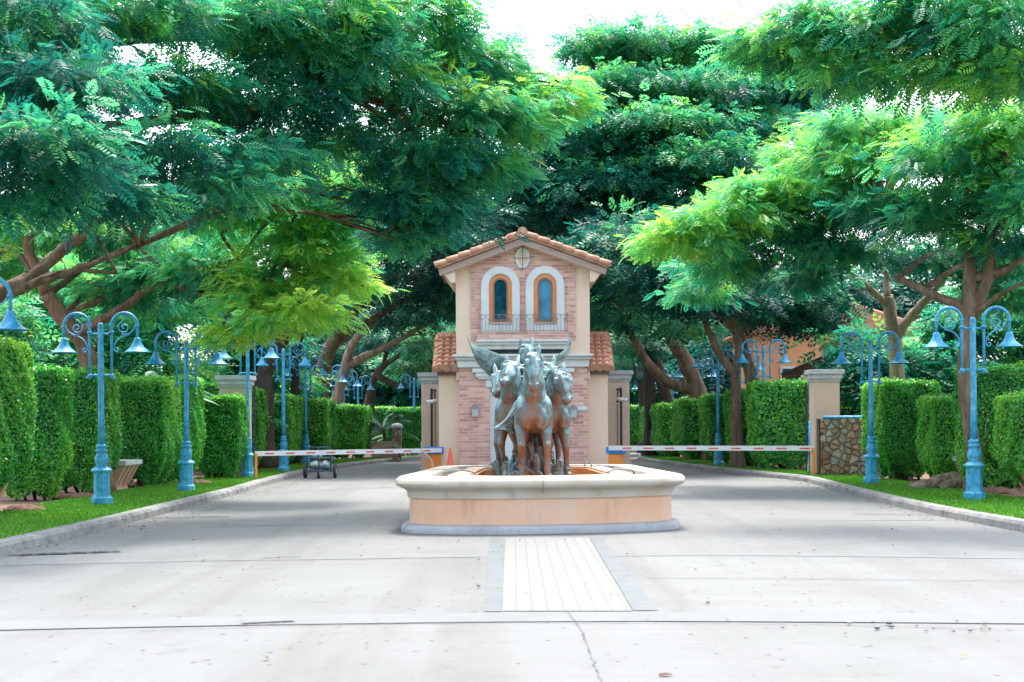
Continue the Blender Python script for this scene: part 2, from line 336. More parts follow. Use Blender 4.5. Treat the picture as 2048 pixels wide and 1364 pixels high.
def kerb(A, sgn):
    mb = MB(); seed = random.Random(3)
    acc = [A[0]]; L = 0
    pts = [Vector((p[0],p[1],0)) for p in A]; out = []; k = 0; carry = 0
    dense = spline(pts, 1500); last = dense[0]; seg = [dense[0]]
    for p in dense[1:]:
        seg.append(p)
        if (p-last).length > 1.0:
            a, b = last, p
            if a.y > 4:
                d = (b-a).normalized(); nrm = Vector((d.y*sgn, -d.x*sgn, 0)); j = 0.008*seed.random()
                a2 = a+d*0.006; b2 = b-d*0.006
                prof = [(0,-0.02),(0.02+j,0.10),(0.06+j,0.145),(0.27,0.15),(0.30,-0.02)]
                ra = [mb.bm.verts.new(a2+nrm*u+Vector((0,0,z))) for u, z in prof]; rb = [mb.bm.verts.new(b2+nrm*u+Vector((0,0,z))) for u, z in prof]
                mb.bm.faces.new(ra); mb.bm.faces.new(rb[::-1])
                for i in range(5): mb.bm.faces.new((ra[i], rb[i], rb[(i+1)%5], ra[(i+1)%5]))
            last = p
    return tag(mb.build('kerb', KERB), None, None, None, 'structure')
kerb(LKs, -1); kerb(RKs, 1)
kl = offs(LKs, -0.29); kr = offs(RKs, 0.29)
bl = [(min(p[0]-0.5, -9.55 if p[1] < 42 else p[0]-1.6), p[1]) for p in kl]; br = [(max(p[0]+0.5, 9.3 if p[1] < 42 else p[0]+1.4), p[1]) for p in kr]
strip('lawn', kl, bl, 0.12, GRASSM); strip('lawn', br, kr, 0.12, GRASSM)
strip('soil_bed', bl, offs(bl, -30), 0.10, SOIL); strip('soil_bed', offs(br, 30), br, 0.10, SOIL)
# short grass on the two lawns (nobody could count the blades)
def blades(A, B, n):
    A = np.array([tuple(p) for p in A]); B = np.array([tuple(p) for p in B])
    ok = np.where((A[:,1] > 12) & (A[:,1] < 66))[0][:-1]
    i = rng.choice(ok, n); t = rng.random((n,1)); s = rng.random((n,1))
    a = A[i]*(1-t)+A[i+1]*t; b = B[i]*(1-t)+B[i+1]*t; p = a*(1-s)+b*s
    h = rng.uniform(0.03, 0.065, n); ang = rng.uniform(0, 6.28, n); w = 0.012
    ax = np.stack([np.cos(ang)*w, np.sin(ang)*w, 0*ang], 1); le = np.stack([rng.normal(0,.02,n), rng.normal(0,.02,n), h], 1)
    o = np.column_stack([p, np.full(n, .115)]); V = np.stack([o-ax, o+ax, o+ax*.3+le, o-ax*.3+le], 1).reshape(-1,3)
    return V, np.repeat(rng.random(n), 4)
V1, t1 = blades(kl, bl, 70000); V2, t2 = blades(br, kr, 60000); V = np.vstack([V1,V2])
GBL = leaf_mat('grass_blade', [(0.0,(0.04,0.17,0.012)),(0.6,(0.09,0.29,0.018)),(1.0,(0.19,0.40,0.035))], 0.6, 0.25, 0.3)
tag(obj('lawn_grass', mesh_np('lawn_grass', V, np.arange(len(V)).reshape(-1,4), np.concatenate([t1,t2])), GBL), 'short mown bright green grass covering the lawns beside the drive', 'grass', None, 'stuff')

# paving strip, borders, joints and cracks on the road
sheet('paving_strip', [G(1003,1223), G(1262,1223), G(1176,1076), G(1008,1076)], 0.006, PAVER)
sheet('paving_border', [G(966,1224), G(1001,1224), G(1006.5,1076), G(978,1076)], 0.006, CONCG)
sheet('paving_border', [G(1264,1222), G(1314,1222), G(1202,1076), G(1178,1076)], 0.006, CONCG)
def line(name, pts, w, z, mat, jit=0.0, seed=1):
    r = random.Random(seed); P3 = spline([tuple(p) for p in pts], max(8, int(len(pts)*14))); L = []; Rr = []
    for i, p in enumerate(P3):
        t = (P3[min(i+1,len(P3)-1)]-P3[max(i-1,0)]).normalized(); n = Vector((-t.y, t.x, 0))
        e = n*(r.gauss(0, jit)); ww = w*(1 if not jit else r.uniform(.4,1.5))
        L.append(p+n*ww/2+e); Rr.append(p-n*ww/2+e)
    return strip(name, Rr, L, z, mat)
line('road_band', [G(-400,1262), G(300,1246), G(1000,1236), G(1600,1236), G(2500,1244)], 0.55, 0.008, CONCL)
line('road_joint', [G(-300,1288), G(300,1262), G(700,1250), G(1150,1247)], 0.009, 0.012, FAINT, 0.008, 2)
line('road_joint', [G(1150,1247), G(1600,1249), G(2050,1262), G(2500,1275)], 0.013, 0.012, FAINT, 0.012, 3)
line('road_joint', [G(1130,1222), G(1142,1238), G(1160,1262), G(1178,1310), G(1200,1372)], 0.008, 0.012, FAINT, 0.006, 4)
line('road_band', [G(-300,1138), G(300,1123), G(700,1117), G(1004,1112)], 0.20, 0.004, CONCL)
line('road_band', [G(1204,1111), G(1600,1111), G(2300,1120)], 0.20, 0.004, CONCL)
line('road_joint', [G(-200,1143), G(300,1128), G(960,1117)], 0.012, 0.012, CRACK, 0.006, 5)
line('road_joint', [G(1290,1157), G(1700,1160), G(2300,1168)], 0.016, 0.012, CRACK, 0.008, 6)
line('road_band', [G(420,1052), G(660,1049)], 0.16, 0.004, CONCL); line('road_band', [G(1530,1042), G(1900,1040)], 0.16, 0.004, CONCL)
line('road_band', [G(528,986), G(790,974)], 0.22, 0.004, CONCL)
for a, b, w, s in (((15,1112),(238,1104),0.16,7), ((285,1037),(458,1034),0.11,8), ((520,1118),(600,1116),0.05,9), ((480,1250),(585,1245),0.06,10), ((1708,1029),(1890,1031),0.06,11), ((1400,1010),(1560,1012),0.03,12), ((1965,1100),(2048,1101),0.02,13)):
    m0 = [(a[0]+(b[0]-a[0])*k/4, a[1]+(b[1]-a[1])*k/4) for k in range(5)]
    line('road_crack', [G(*q) for q in m0], w, 0.014, CRACK, w*0.15, s)
# ring of pale paving round the fountain
def ringpts(hw, y0, y1, n=40, p=2.4):
    return [(hw*math.copysign(abs(math.cos(t))**(2/p), math.cos(t)), (y0+y1)/2+(y1-y0)/2*math.copysign(abs(math.sin(t))**(2/p), math.sin(t))) for t in [2*math.pi*k/n for k in range(n)]]
# dry leaf litter gathered along the kerbs and scattered over the concrete
n = 900; ly = np.concatenate([rng.uniform(14,45,600), rng.uniform(9.5,30,300)]); sd = rng.random(n) < .5
lx = np.where(sd, np.interp(ly, YS, [p.x for p in LKs])+np.abs(rng.normal(0,.35,n))+.05, np.interp(ly, YS, [p.x for p in RKs])-np.abs(rng.normal(0,.35,n))-.05); lx[600:] = rng.uniform(-6.5,6.5,300)
an = rng.uniform(0,6.28,n); sz = rng.uniform(.012,.035,n); ax = np.stack([np.cos(an)*sz, np.sin(an)*sz, rng.uniform(-.2,.3,n)*sz], 1); bx = np.stack([-np.sin(an)*sz*.5, np.cos(an)*sz*.5, rng.uniform(0,.3,n)*sz], 1); oo = np.stack([lx, ly, np.full(n,.022)], 1)
okl = ~((np.abs(lx) < 2.6) & (ly > 20)); V = np.stack([oo-ax, oo+bx, oo+ax, oo-bx], 1)[okl].reshape(-1,3)
LIT = leaf_mat('dry_leaf', [(0.0,(0.07,0.045,0.02)),(0.6,(0.16,0.10,0.04)),(1.0,(0.22,0.20,0.06))], 0.7, 0.1, 0.2)
tag(obj('leaf_litter', mesh_np('leaf_litter', V, np.arange(len(V)).reshape(-1,4), np.repeat(rng.random(len(V)//4),4)), LIT), 'tiny dry leaves scattered along the kerbs of the drive', 'leaf litter', None, 'stuff')
# rubble of broken concrete along the right-hand joint
for k in range(16):
    px = random.uniform(1560, 1980); p = G(px, 1250+(px-1560)*0.022+random.uniform(-5, 9)); s = random.uniform(.008,.022)
    mb = MB(); mb.ball((0,0,0), s, (random.uniform(.8,1.6), random.uniform(.8,1.4), .55), 6, 4)
    for v in mb.bm.verts: v.co += Vector((random.gauss(0,s*.12), random.gauss(0,s*.12), random.gauss(0,s*.08)))
    tag(mb.build('pebble', CONCG if k % 2 else KERB, None, (p.x, p.y, 0.014+s*.3)), 'small loose concrete chip lying along the cracked road joint', 'stone chip', 'concrete chips along the joint')
for k in range(3):
    p = [G(1328,1353), G(1010,1300), G(640,1340)][k]; mb = MB(); mb.tube([(-.04,0,.008),(0,.006,.014),(.045,0,.01)], [(0.004,0.018),(0.006,0.03),(0.003,0.008)], 6)
    if k == 0: tag(mb.build('fallen_leaf', SOIL, None, (p.x,p.y,.004)), 'brown fallen leaf lying on the foreground concrete', 'leaf')
    else: mb.bm.free()

# ------------------------------------------------------------------ the gatehouse
HX, HD, SP = -0.126, 44.0, 64.64
house = thing('gatehouse', 'pink brick and cream plaster gatehouse with terracotta gable roof behind the horse fountain', 'gatehouse', (HX, HD, 0))
def hx(px): return (px-1047)/SP
def hz(py): return 1.6+(849.9-py)/SP
slope = 0.37
mb = MB(); mb.prism([(-2.07,3.0),(2.07,3.0),(2.07,6.50),(0,7.24),(-2.07,6.50)], 0.0, 3.8, 'y'); mb.box((0,1.96,1.5),(4.1,3.68,2.996))
mb.build('wall', PLAST, house)
mb = MB(); mb.prism([(-1.61,4.24),(1.63,4.24),(1.63,6.565),(0,7.17),(-1.61,6.565)], -0.06, 0.0, 'y')
mb.box((-1.505,-0.02,1.7),(0.93,0.28,3.4)); mb.box((1.505,-0.02,1.7),(0.93,0.28,3.4)); mb.box((0,-0.02,3.1),(2.08,0.28,0.6))
mb.box((0.0,-0.2,4.345),(2.80,0.27,0.23)); mb.build('brick_facing', BRICK, house)
mb = MB(); mb.box((0,0.06,1.4),(2.076,0.10,2.8)); pd = mb.build('door_panel', WHITE, house)
# roof of the tower
mb = MB()
for s in (-1,1):
    mb.prism([(0,7.36),(s*2.60,7.36-slope*2.60),(s*2.60,7.36-slope*2.60+.08),(0,7.44)], -0.5, 4.1, 'y')
    for k in range(21):
        y = -0.30+k*0.215; mb.tube([(s*0.02,y,7.46),(s*2.64,y,7.46-slope*2.62)], [0.075,0.09], 8)
    for k in range(7):     # the verge tiles along the gable edge
        a = 0.02+k*0.375; b = a+0.43; mb.tube([(s*a,-0.47,7.48-slope*a),(s*b,-0.47,7.505-slope*b)], [(0.085,0.085),(0.105,0.10)], 10)
roof = mb.build('roof', TILE, house)
mb = MB(); mb.tube([(0,-0.56,7.50),(0,0.2,7.50)], [0.155,0.13], 18)
for k in range(8): mb.tube([(0,-0.05+k*.52,7.50),(0,0.55+k*.52,7.50)], [0.155,0.13], 14)
mb.build('ridge_tile', TILE, roof)
mb = MB()
for s in (-1,1): mb.prism([(0,7.13),(s*2.54,7.13-slope*2.54),(s*2.58,7.34-slope*2.58),(0,7.34)], -0.42 - 0.002*s, -0.34, 'y')
mb.build('rake_board', RAKE, roof)
mb = MB()
for s in (-1,1): mb.prism([(s*2.07,5.99),(s*2.2,5.99),(s*2.52,6.42),(s*2.07,6.57)], -0.335, 3.9, 'y')
for s in (-1,1): mb.prism([(s*2.06,6.37),(s*2.06,6.56),(0,7.33),(0,7.14)], -0.33, -0.002, 'y')
mb.build('boxed_eave', PLAST, house)
# windows
def arch(w, z0, z1, n=20, dx=0):
    r = w/2; pts = [(dx-r, z0), (dx+r, z0)]
    return pts+[(dx+r*math.cos(t), z1-r+r*math.sin(t)) for t in [math.pi*k/n for k in range(n+1)]]
for px, gm, lb in ((1002.5, GLASSD, 'arched window with dark glass, left of the pair'), (1091.5, GLASSB, 'arched window with bright blue glass, right of the pair')):
    x = hx(px); w = MB().ring(arch(1.20,4.45,6.50,20,x), arch(0.70,4.71,6.26,20,x), -0.17, -0.062).build('window', STONEW, house, None, 0.02)
    w['label'] = lb
    MB().ring(arch(0.696,4.712,6.258,20,x), arch(0.40,4.84,6.11,20,x), -0.12, -0.063).build('window_frame', ORFR, w)
    MB().ring(arch(0.45,4.80,6.14,20,x), arch(0.36,4.86,6.08,20,x), -0.135, -0.121).build('window_bead', FASC, w)
    mb = MB().prism(arch(0.398,4.842,6.108,20,x), -0.085, -0.064, 'y'); mb.build('pane', gm, w)
    MB().box((x,-0.15,4.74),(0.68,0.07,0.05)).build('sill', STONEG, w)
oz = hz(517); el = lambda a, b, n=28: [(a*math.cos(2*math.pi*k/n), oz+b*math.sin(2*math.pi*k/n)) for k in range(n)]
ov = MB().ring(el(.225,.33), el(.14,.235), -0.13, -0.062).build('oval_medallion', STONEW, house, None, .015)
MB().prism(el(.139,.234), -0.08, -0.063, 'y').build('inset', PLAST, ov)
mb = MB(); mb.box((0,-0.145,oz),(.016,.02,.78)); mb.box((0,-0.142,oz),(.56,.016,.016)); mb.build('cross_bar', IRON, ov)
# balcony rail
mb = MB(); z0, z1 = 4.49, 4.98; x0, x1 = -1.36, 1.37; yr = -0.36
for z in (z0, z1): mb.box(((x0+x1)/2, yr, z),(x1-x0,.018,.018))
n = 27
for k in range(n):
    x = x0+(x1-x0)*k/(n-1); mb.box((x, yr-.001*(k%2), (z0+z1)/2-.06*(k%2)),(.012,.012,z1-z0-.1*(k%2)))
for k in range(n-1):
    a = x0+(x1-x0)*k/(n-1); b = x0+(x1-x0)*(k+1)/(n-1); mb.tube([(a,yr-.004,z1-.16 if k%2 else z1-.02),(b,yr-.004,z1-.02 if k%2 else z1-.16)], .006, 5)
for x in (x0, x1):
    mb.box((x,(yr-.06)/2,z0),(.014,.29,.014)); mb.box((x,(yr-.06)/2,z1),(.014,.29,.014)); mb.ball((x,yr,z1+.03),.022)
mb.build('balcony_rail', RAIL, house)
# cornices and portal stones
mb = MB()
for zc, h, hw, d in ((4.19,.08,1.47,.42),(4.11,.09,1.43,.36),(4.0,.14,1.38,.28)): mb.box((0.02,-d/2-.001,zc),(2*hw,d,h))
mb.build('balcony_moulding', STONEW, house, None, .012)
MB().box((0,-.06,3.86),(2.5,.12,.13)).build('shadow_gap', IRON, house)  # solid black bar painting the shade between balcony and cornice
mb = MB()
for zc, h, hw, d in ((3.745,.08,2.15,.42),(3.66,.09,2.10,.34),(3.50,.23,2.02,.26)): mb.box((0,-d/2+.12,zc-.005),(2*hw,d+.24,h))
mb.build('cornice', STONEW, house, None, .012)
mb = MB()
for zc, h, hw, d in ((3.30,.13,1.57,.30),(3.17,.13,1.47,.26),(3.07,.07,1.40,.23)): mb.box((0,-d/2-.02,zc-.02),(2*hw,d,h-.004))
for s in (-1,1): mb.box((s*1.06,-.11,2.89),(.20,.18,.24))
mb.build('door_lintel', STONEW, house, None, .008)
# the two low wings with barrel tile lean-to roofs
def barrel(mb, p0, p1, q0, q1, cols, rows, r):
    p0, p1, q0, q1 = map(Vector, (p0,p1,q0,q1))
    for c in range(cols):
        f = (c+.5)/cols; t = p0.lerp(p1, f); b = q0.lerp(q1, f); d = (b-t)/rows; up = (q1-q0).cross(b-t).normalized(); up = up if up.z > 0 else -up
        for k in range(rows):
            a = t+d*k+up*(.02+random.uniform(-.008,.008)); e = t+d*(k+1.12)+up*.055
            mb.tube([a, e], [(r*.86, r*.82),(r*1.04, r*1.0)], 12)
    return mb
for s in (-1,1):
    xa, xb = s*1.97, s*2.63; xm = (xa+xb)/2
    w = MB().box((xm, 1.85, 1.58),(abs(xb-xa), 3.2, 3.16)).build('wing_wall', PLAST, house)
    MB().box((xm+s*.02, 1.80, 3.24),(abs(xb-xa)+.04, 3.38, .17)).build('fascia', FASC, house)
    xo = s*2.70; mb = MB(); mb.prism([(0.0,3.33),(1.7,4.42),(3.5,3.33)], min(xa+s*.09,xo), max(xa+s*.09,xo), 'x')
    barrel(mb, (xa+s*.08,1.68,4.44),(xo,1.68,4.44),(xa+s*.08,-.06,3.33),(xo,-.06,3.33), 3, 8, .125)
    mb.tube([(xa+s*.1,1.7,4.47),(xo+s*.03,1.7,4.47)], .12, 12)
    for k in range(5):
        a = k/5; b = a+.24; mb.tube([(xo+s*.02,1.68-1.74*a,4.47-1.12*a),(xo+s*.02,1.68-1.74*b,4.49-1.12*b)], [.085,.105], 10)
    mb.build('wing_roof', TILE, house)
def lantern(x, z, label):
    t = thing('wall_lantern', label, 'lantern', (HX+x, HD-.28, z), 0, 'lanterns on the brick front')
    mb = MB(); mb.lathe([(.085,-.16),(.10,-.14),(.115,.10),(.11,.12)], 6, smooth=False); mb.build('lantern_glass', STONEG, t)
    mb = MB(); mb.lathe([(.15,.12),(.10,.19),(.03,.24),(.0,.26)], 6, smooth=False, cap=False); mb.build('lantern_hood', RAIL, t)
    mb = MB(); mb.box((0,.11,0),(.07,.03,.28)); mb.tube([(0,.1,-.1),(0,.03,-.19),(0,0,-.165)], .012, 6); mb.build('bracket', RAIL, t)
lantern(hx(951), hz(823), 'grey hooded wall lantern on the brick left of the white door')
lantern(hx(1147), hz(826), 'grey hooded wall lantern on the brick right of the door, beside a horse muzzle')
t = thing('wall_plate', 'pale blank plate on the brick wall right of the horses', 'plate', (HX+hx(1163), HD-.175, hz(817)))
MB().box((0,0,0),(.36,.03,.14)).build('plate', STONEW, t, None, .01); MB().box((0,.002,0),(.40,.02,.18)).build('plate_frame', STONEG, t)

# ------------------------------------------------------------------ gate pillars, gates, walls
def pillar(x, y, w, h, label, group='peach gate pillars'):
    t = thing('gate_pillar', label, 'pillar', (x,y,0), 0, group)
    MB().box((0,0,(h-.36)/2),(w,w,h-.36)).build('shaft', TAUPE, t, None, .01)
    mb = MB()
    for z, hh, ww in ((h-.32,.08,w+.06),(h-.21,.14,w+.14),(h-.07,.14,w+.24)): mb.box((0,0,z),(ww,ww,hh))
    mb.build('cap', STONEG, t, None, .015)
    MB().box((0,0,.2),(w+.10,w+.10,.4)).build('plinth', TAUPE, t, None, .01); return t
pillar(-8.62, 41.9, .80, 3.10, 'peach gate pillar with grey cap behind the left clipped hedge')
pillar(8.66, 41.6, .74, 3.16, 'peach gate pillar with grey cap beside the rubble stone wall')
def gx(px, D): return CX+(px-VX)*D/F
pillar(gx(868,46.6), 46.8, .80, 3.33, 'peach gate pillar left of the gatehouse, partly behind its wing')
pillar(gx(1234,46.6), 46.8, .80, 3.36, 'peach gate pillar right of the gatehouse, partly behind its wing')
def gate(x, y, rz, w, label):
    t = thing('iron_gate', label, 'gate', (x,y,0), rz, 'black iron gate leaves')
    mb = MB()
    for z in (.25,.75,2.35,2.75): mb.box((w/2,0,z),(w,.035,.045))
    for q in (0,w): mb.box((q,0.001,1.5),(.05,.05,2.6))
    mb.build('gate_frame', IRON, t)
    mb = MB(); n = max(4, int(w/.13))
    for k in range(1,n): mb.tube([(w*k/n,0,.2),(w*k/n,0,2.74)], .011, 6)
    mb.build('bars', IRON, t)
    mb = MB(); mb2 = MB()
    for k in range(n):
        c = w*(k+.5)/n; mb.tube([(c+.045*math.cos(a),0,2.55+.16*math.sin(a)) for a in [2*math.pi*j/12 for j in range(13)]], .009, 5)
        mb2.tube([(c+.04*math.cos(a),0,.5+.16*math.sin(a)) for a in [2*math.pi*j/12 for j in range(13)]], .009, 5)
    mb.build('top_scrollwork', IRON, t); mb2.build('bottom_scrollwork', IRON, t); return t
gate(gx(863,46.2), 46.3, R(38), .9, 'open black iron gate leaf left of the gatehouse')
gate(gx(1243,46.2), 46.3, R(142), .9, 'open black iron gate leaf right of the gatehouse')
gate(-8.15, 42.4, R(100.4), 2.6, 'iron gate leaf swung open behind the left gate pillar')
gate(8.23, 42.1, R(78), 2.6, 'iron gate leaf swung open behind the right gate pillar')
def cctv(px, py, D, s, label):
    p = P(px,py,D); t = thing('security_camera', label, 'camera', p, 0, 'white security cameras')
    mb = MB(); mb.tube([(-s*.16,-.06,-.02),(s*.12,.02,.03)], .055, 12); mb.tube([(-s*.2,-.072,-.026),(-s*.1,-.045,-.01)], .062, 12); mb.build('housing', WHITE, t)
    mb = MB(); mb.tube([(-s*.205,-.074,-.027),(-s*.19,-.07,-.024)], .05, 12); mb.build('lens', IRON, t)
    mb = MB(); mb.tube([(s*.05,0,0),(s*.06,.03,-.12),(s*.35,.12,-.14)], .016, 6); mb.build('bracket', STONEG, t)
cctv(866, 803, 45.4, 1, 'white security camera on a bracket left of the gatehouse')
cctv(1243, 799, 45.4, -1, 'white security camera on a bracket right of the gatehouse')
# rubble wall and blue rail beside the right pillar
t = thing('rubble_wall', 'rough brown rubble stone wall beside the right gate pillar', 'wall', (8.66, 39.9, 0))
mb = MB(); mb.box((.35,.1,.86),(1.7,.5,1.72)); bmesh.ops.subdivide_edges(mb.bm, edges=mb.bm.edges, cuts=18, use_grid_fill=True)
for v in mb.bm.verts: v.co += Vector((0, math.sin(v.co.x*11+math.sin(v.co.z*7)*2)*.018+random.gauss(0,.008), 0))
mb.build('stonework', RUBBLE, t)
mb = MB()
for k in range(7): mb.box((-.52+.01*k, -.05+.085*k, .86),(.06,.07,1.70+.02*(k%3)))
mb.build('timber_edge', DBARK, t)
t = thing('blue_rail', 'bright blue rail lying along the top of the rubble wall', 'rail', (8.85, 39.85, 1.76))
MB().tube([(-.62,0,0),(.9,0,0)], .045, 10).build('tube', BLUE, t)
for q in (-.3,.5): MB().box((q,0,-.03),(.05,.06,.06)).build('foot', BLUE, t)
t = thing('blue_post', 'thin blue post standing in front of the right gate pillar', 'post', (gx(1618,40.6), 40.6, 0))
MB().tube([(0,0,0),(0.02,0,1.66)], .028, 8).build('post', BLUE, t); MB().box((0,0,.06),(.12,.12,.12)).build('foot', BLUE, t)

# ------------------------------------------------------------------ boom barriers
def barrier(xb, yb, xe, ye, zc, label, lab2):
    d = Vector((xe-xb, ye-yb, 0)); L = d.length; a = math.atan2(d.y, d.x)
    t = thing('boom_barrier', label, 'barrier', (xb,yb,0), a, 'red and white boom barriers')
    cab = MB().box((0,0,.36),(.40,.34,.72), None, .94).build('cabinet', ORANGE, t, None, .015)
    MB().box((0,0,.83),(.50,.42,.21)).build('motor_housing', BBLUE, cab, None, .02)
    mb = MB(); mb.box((L/2-.05,-.26 if a < 1 and a > -1 else .26,zc),(L+.15,.055,.135)); nb = len(mb.bm.faces)
    yy = -.26 if a < 1 and a > -1 else .26; k = .45
    while k < L-.2:
        mb.box((k,yy,zc-.005),(.29,.063,.042)); k += .66
    fl = list(mb.bm.faces)
    for i, f in enumerate(fl): f.material_index = 0 if i < nb else 1
    me = mb.bm; out = bpy.data.meshes.new('arm'); bmesh.ops.recalc_face_normals(me, faces=me.faces); me.to_mesh(out); me.free()
    out.materials.append(WHITE); out.materials.append(RED); obj('arm', out, None, t)
    n = Vector((-d.y, d.x, 0)).normalized()*yy
    q = thing('arm_rest', lab2, 'post', (xe+n.x, ye+n.y, .10), a, 'orange posts under the barrier arms')
    MB().box((0,0,(zc-.20)/2),(.085,.085,zc-.20), None, .9).build('post', ORANGE, q, None, .008)
    mb = MB(); mb.box((0,-.05,zc-.15),(.07,.02,.13)); mb.box((0,.05,zc-.15),(.07,.02,.13)); mb.box((0,0,zc-.19),(.10,.12,.03)); mb.build('fork', ORANGE, q)
barrier(-2.93, 44.2, -7.92, 40.6, .83, 'lowered red and white boom barrier left of the gatehouse', 'orange post holding up the left barrier arm by the left kerb')
barrier(2.62, 42.4, 8.03, 39.9, .90, 'lowered red and white boom barrier right of the gatehouse', 'orange post holding up the right barrier arm by the stone wall')
t = thing('traffic_cone', 'orange traffic cone standing by the left wing of the gatehouse', 'traffic cone', (gx(900,43.2), 43.2, 0))
MB().lathe([(.165,.03),(.16,.06),(.035,.90),(.03,.92)], 20).build('cone', CONE, t); MB().box((0,0,.018),(.42,.42,.036)).build('base', RUBBER, t, None, .01)
t = thing('metal_hoop', 'bent grey metal hoop rail beside the left barrier cabinet', 'hoop rail', (gx(857,43.6), 43.6, 0))
MB().tube(spline([(.1,0,0),(.1,0,.45),(.02,0,.6),(-.22,0,.86)], 14), .025, 8).build('rail', STONEG, t)
MB().tube([(-.22,0,.84),(-.22,0,1.1)], .012, 6).build('rod', STONEG, t)

CARTB = M('navy_paint', two((0.015,0.05,0.09),(0.03,0.09,0.14)), 5.0, 0.5)
# refuse cart by the left kerb
cp = G(640, 956)
t = thing('refuse_cart', 'blue three-wheeled refuse cart parked by the left kerb behind the barrier', 'cart', (cp.x, cp.y, 0))
mb = MB()
for z in (.22,.62): 
    for a, b in (((-.36,-.3),(.36,-.3)),((.36,-.3),(.36,.4)),((.36,.4),(-.36,.4)),((-.36,.4),(-.36,-.3))): mb.tube([(a[0],a[1],z),(b[0],b[1],z)], .018, 6)
for x, y in ((-.36,-.3),(.36,-.3),(.36,.4),(-.36,.4),(0,-.3)): mb.tube([(x,y,.2),(x,y,.95 if y < 0 else .66)], .018, 6)
mb.tube([(-.36,-.3,.95),(.36,-.3,.95)], .018, 6); mb.build('frame', CARTB, t)
MB().box((0,.05,.24),(.7,.66,.03)).build('tray', CARTB, t)
for x, y, r in ((-.45,-.1,.22),(.47,-.1,.22),(0,-.35,.13)):
    w = MB().tube([(x-.035,y,r),(x+.035,y,r)], r, 20, smooth=False).build('wheel', RUBBER, t)
    MB().tube([(x-.04,y,r),(x+.04,y,r)], r*.4, 12).build('hub', STONEG, w)
def bag(c, s, label):
    mb = MB(); mb.ball((0,0,0), 1, s, 20, 14)
    for v in mb.bm.verts: v.co *= 1+.10*math.sin(v.co.x*31+v.co.z*17)+.08*math.sin(v.co.y*23+v.co.z*29)
    tag(mb.build('rubbish_bag', BAG, None, c), label, 'bag', 'bags on the refuse cart')
bag((cp.x-.12,cp.y-.02,.40),(.19,.24,.13), 'pale plastic rubbish bag lying low on the left of the cart')
bag((cp.x+.17,cp.y,.39),(.17,.26,.14), 'pale plastic rubbish bag lying low on the right of the cart')
bag((cp.x-.1,cp.y+.1,.70),(.20,.2,.12), 'white plastic rubbish bag on top of the heap on the cart')

# concrete planter benches between the hedges
def bench(x, y, s, label):
    t = thing('planter_bench', label, 'planter bench', (x,y,.10), 0, 'peach planter benches between the hedges')
    MB().box((0,0,.66),(.50,1.5,.12)).build('slab', STONEG, t, None, .015)
    for yy in (-.55,-.2,.2,.55):
        mb = MB(); mb.prism([(-.22*s-.09,0),(-.22*s+.09,0),(.10*s+.11,.597),(.10*s-.11,.597)], yy-.07, yy+.07, 'y'); mb.build('leg', PEACH, t)
    MB().box((-.16*s,0,.28),(.14,1.3,.55)).build('back_panel', PEACH, t)
bench(-9.75, 34.0, 1, 'peach bench with grey slab between the left hedges, behind the double lamp')
bench(-9.55, 24.6, 1, 'peach bench mostly hidden under the nearest left hedge')
bench(9.98, 32.4, -1, 'peach bench with grey slab behind the tree roots on the right')
bench(9.72, 27.9, -1, 'peach bench under the bright hedge at the right edge')

# seated guard behind the right pillar of the gatehouse? (only the low stone post far left is clear)
t = thing('stone_post', 'low brown stone post with rounded cap at the far bend of the drive', 'post', (gx(794,63), 63, 0))
MB().box((0,0,.75),(.38,.38,1.5)).build('shaft', RUBBLE, t); MB().lathe([(.26,1.5),(.27,1.58),(.2,1.68),(.05,1.72)], 16).build('cap', STONEG, t)
t = thing('low_wall', 'low brown brick garden wall at the bend of the drive', 'wall', (gx(770,64), 64.5, 0))
MB().box((0,0,.42),(1.3,.3,.84)).build('brickwork', BRICK, t); MB().box((0,0,.87),(1.36,.36,.06)).build('coping', STONEG, t)

# far houses
def villa(name, x, y, w, d, h, label, mat, ridge):
    t = thing(name, label, 'house', (x,y,0)); MB().box((0,0,h/2),(w,d,h)).build('wall', mat, t)
    mb = MB(); mb.prism([(-w/2-.4,h),(w/2+.4,h),(0,h+ridge)], -d/2-.4, d/2+.4, 'y')
    for k in range(int((d+.8)/.3)):
        for s in (-1,1): mb.tube([(0,-d/2-.4+.15+k*.3,h+ridge+.02),(s*(w/2+.42),-d/2-.4+.15+k*.3,h+.02)], .09, 6)
    mb.build('roof', TILE, t)
    for k in range(-1,2):
        f = MB().box((k*w*.28,-d/2-.03,h*.62),(1.0,.06,1.3)).build('window', STONEW, t); MB().box((k*w*.28,-d/2-.07,h*.62),(.8,.02,1.1)).build('pane', GLASSD, f)
    return t
OPL = M('orange_plaster', two((0.68,0.30,0.14),(0.74,0.36,0.18)), 0.8, 0.85)
v = villa('villa', gx(1690,62), 66, 7.6, 6, 5.6, 'orange plastered villa behind the right hedges', OPL, 1.4)
t = thing('garden_shelter', 'dark tiled lean-to roof in front of the orange villa', 'shelter', (gx(1640,50), 50.5, 0))
mb = MB(); mb.prism([(-1.05,3.15),(-1.05,3.33),(1.2,4.25),(1.2,4.05)], -1, 1, 'y')
for k in range(10): mb.tube([(-1.07,-.95+k*.21,3.36),(1.2,-.95+k*.21,4.28)], .07, 6)
mb.build('roof', M('old_tile', two((0.09,0.05,0.035),(0.20,0.10,0.07)), 4.0, 0.85), t)
for x in (-.6,1.0): MB().box((x,0,1.6 if x < 0 else 1.9),(.22,.22,3.2 if x < 0 else 3.9)).build('post', OPL, t)
villa('far_house', gx(812,118), 118, 6, 6, 4.6, 'pale orange house far off beyond the bend, left of the gatehouse', PEACH, 1.2)
